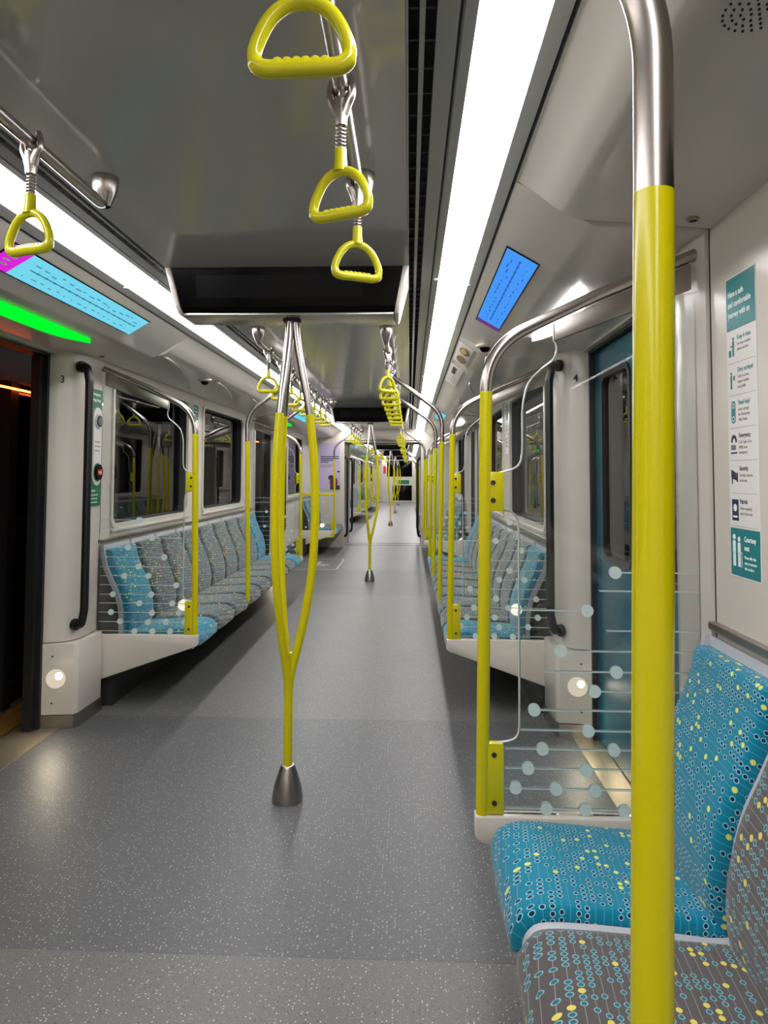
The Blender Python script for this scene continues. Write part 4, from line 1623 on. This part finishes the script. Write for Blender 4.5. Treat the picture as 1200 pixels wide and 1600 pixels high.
# ------------------------------------------------------------------ carriage end and gangway
JX = 0.76
m = MB()
for s in (-1, 1):
    m.box(min(s * JX, s * 1.6), max(s * JX, s * 1.6), 13.2, 13.3, 0, 2.45)
m.box(-JX, JX, 13.2, 13.3, 2.12, 2.45)
struct('wall_end', m, 'white', 0)
m = MB()
for s in (-1, 1):
    m.box(min(s * JX, s * 1.6), max(s * JX, s * 1.6), 14.3, 14.4, 0, 2.45)
m.box(-JX, JX, 14.3, 14.4, 2.08, 2.45)
struct('wall_gangway', m, 'white', 0)
m = MB()
for s in (-1, 1):
    for k_ in range(10):
        y = 13.31 + k_ * 0.1
        m.box(min(s * (JX + 0.02), s * (JX + 0.09)), max(s * (JX + 0.02), s * (JX + 0.09)), y, y + 0.085, 0, 2.13)
m.box(-JX, JX, 13.3, 14.3, 2.11, 2.16)
trim(m, 'trim', 0)
trim(MB().box(-JX, JX, 13.30, 13.33, 2.085, 2.11).box(-JX, JX, 13.19, 13.2, 2.12, 2.135), 'chrome', 0)
trim(MB().box(-JX - 0.1, JX + 0.1, 13.60, 13.68, 0.0, 0.004).box(-JX - 0.1, JX + 0.1, 13.95, 14.03, 0.0, 0.004), 'graph', 0)
for s, sd in ((-1, 'left'), (1, 'right')):
    grab_handle(s * JX, 13.25, s * (JX - 0.06), 13.24, 0.22, 1.78, 'black grab handle on the %s edge of the gangway, nearer one' % sd, group='grab handles at the gangway')
    grab_handle(s * JX, 14.35, s * (JX - 0.06), 14.34, 0.22, 1.78, 'black grab handle on the %s edge of the gangway, farther one' % sd, group='grab handles at the gangway')

g = Sign('poster', 'lilac framed poster with a dark figure on the left end wall before the gangway', 'poster', (-1.26, 13.2, 1.12), FR['front'])
g.rect('frame', 'white', 0, 0.43, 0, 0.96, 0.0, 0.012)
g.rect('print', 'lilac', 0.012, 0.418, 0.012, 0.948, 0.012, 0.014)
for i, wd in enumerate((0.36, 0.36, 0.30, 0.16)):
    g.rect('headline', 'navy', 0.03, 0.03 + wd, 0.66 - i * 0.036, 0.678 - i * 0.036, 0.014, 0.0145)
for i, wd in enumerate((0.24, 0.26, 0.2)):
    g.rect('small_text', 'printg', 0.03, 0.03 + wd, 0.50 - i * 0.022, 0.508 - i * 0.022, 0.014, 0.0145)
g.disc('figure', 'print', 0.24, 0.25, 0.06, 0.014, 0.0145, 0.05)
g.disc('figure', 'maroon', 0.29, 0.16, 0.08, 0.0145, 0.015, 0.11)
g.rect('figure', 'print', 0.22, 0.415, 0.014, 0.10, 0.014, 0.0148)
g.disc('figure', 'print', 0.385, 0.37, 0.03, 0.014, 0.0145, 0.02)
g.done()

# low screen with a yellow bar before the last left seats
root = thing('draft_screen', 'low glass screen with yellow bar before the last seats on the left', 'screen', (-WALL, 11.80, 0), 0, GS)
lp = WALL - 0.78
MB().prism([(lp + 0.02, 0.447), (lp + 0.02, 0.38), (0.02, 0.165), (0.02, 0.447)], -0.024, 0.024, 'Y', 0.006).build('end_panel', 'white', root)
MB().box(0.02, lp - 0.02, -0.016, 0.016, 1.06, 1.095, 0.004).build('top_bar', 'yellow', root)
MB().box(lp - 0.07, lp - 0.02, -0.013, 0.013, 0.45, 0.65, 0.003).build('clamp', 'yellow', root)
pane = MB().box(0.02, lp - 0.03, -0.004, 0.004, 0.45, 1.06).build('glass_pane', 'glass', root, 0)
d_ = MB()
for i, (a, b) in enumerate([(0.1, 0.5), (0.2, 0.55), (0.33, 0.5), (0.44, 0.56), (0.15, 0.62), (0.38, 0.64), (0.27, 0.72), (0.47, 0.7), (0.2, 0.85), (0.4, 0.95)]):
    d_.lathe([(0.0, -0.0058), (0.0178, -0.0058), (0.0178, 0.0058), (0.0, 0.0058)], (a, 0, b), 16, Matrix.Rotation(PI / 2, 4, 'X'))
d_.build('frosted_dot_pattern', 'frost', pane, 30)

# wheelchair bay marking on the floor
m = MB()
m.plate_hole(rrect(-1.30, -0.56, 10.05, 11.35, 0.10), rrect(-1.285, -0.575, 10.065, 11.335, 0.09), 0.0, 0.0012, 'Z')
o = m.build('floor_marking', 'marking', None, 0)
tag(o, 'pale outlined wheelchair bay on the floor beyond the second left doorway', 'floor marking')
ic = MB()
n = 20
o1 = [(-0.92 + 0.13 * math.cos(2 * PI * k_ / n), 10.55 + 0.15 * math.sin(2 * PI * k_ / n)) for k_ in range(n)]
i1 = [(-0.92 + 0.10 * math.cos(2 * PI * k_ / n), 10.55 + 0.12 * math.sin(2 * PI * k_ / n)) for k_ in range(n)]
ic.plate_hole(o1, i1, 0.0, 0.0012, 'Z')
ic.box(-0.94, -0.90, 10.55, 10.85, 0.0, 0.0012)
ic.box(-0.92, -0.74, 10.60, 10.64, 0.0, 0.0012)
ic.lathe([(0.0, 0.0012), (0.045, 0.0012), (0.045, 0.0)], (-0.92, 10.93, 0), 16)
tag(ic.build('wheelchair_symbol', 'marking', None, 0), 'pale wheelchair symbol inside the outlined floor bay', 'floor marking')

# ------------------------------------------------------------------ far end of the second carriage
m = MB()
m.box(-1.6, 1.6, 35.4, 35.5, 0, 2.45)
struct('wall_far', m, 'white', 0)
root = thing('cab_bulkhead', 'white bulkhead with dark windows and green sign closing the far end', 'bulkhead', (0, 35.38, 0))
MB().box(-0.95, 0.95, -0.04, 0.01, 0, 2.2).build('panel', 'white', root, 0)
MB().box(-0.66, 0.67, -0.05, -0.038, 1.34, 2.19, 0.004).build('upper_window', 'blackg', root)
MB().box(-0.36, 0.66, -0.05, -0.038, 0.08, 0.88, 0.004).build('lower_panel', 'blackg', root)
MB().box(-0.10, 0.52, -0.052, -0.038, 0.95, 1.16).build('sign', 'green', root, 0)
MB().box(-0.85, -0.72, -0.052, -0.038, 1.5, 1.9).build('sticker', 'red', root, 0)

# ------------------------------------------------------------------ station outside the open left doors
struct('platform', MB().box(-4.2, -1.72, -3.0, 35.4, -0.10, -0.015), 'platform', 0)
struct('station_wall', MB().box(-4.3, -4.2, -3.0, 35.4, -0.1, 3.0), 'station', 0)
for c in DOORS1:
    root = thing('platform_gate', 'dark platform screen door frame outside the %s open left doorway' % DN[c], 'door frame', (-1.95, c, 0))
    q = MB()
    q.box(-0.05, 0.05, -2.0, 2.0, 2.0, 2.14)
    q.box(-0.06, 0.02, -2.0, 2.0, 2.14, 2.6)
    q.build('header_beam', 'station', root, 0)
    for sy in (-1, 1):
        y0, y1 = sorted((sy * 0.98, sy * 1.06))
        MB().box(-0.05, 0.04, y0, y1, -0.01, 2.0).build('upright', 'rubber', root, 0)
        y0, y1 = sorted((sy * 1.06, sy * 2.0))
        MB().box(-0.005, 0.005, y0, y1, 0.0, 2.0).build('glass_panel', 'win', root, 0)
    MB().box(-0.06, 0.06, -1.3, 1.3, -0.015, -0.003).build('sill', 'thresh', root, 0)
    lm = MB().tube([(0.058, 0.2, 1.95), (0.058, 1.5, 1.95)], 0.007, 8)  # glowing tube imitating a line of reflected red light on the gate
    lm.build('red_highlight', 'redline', root)
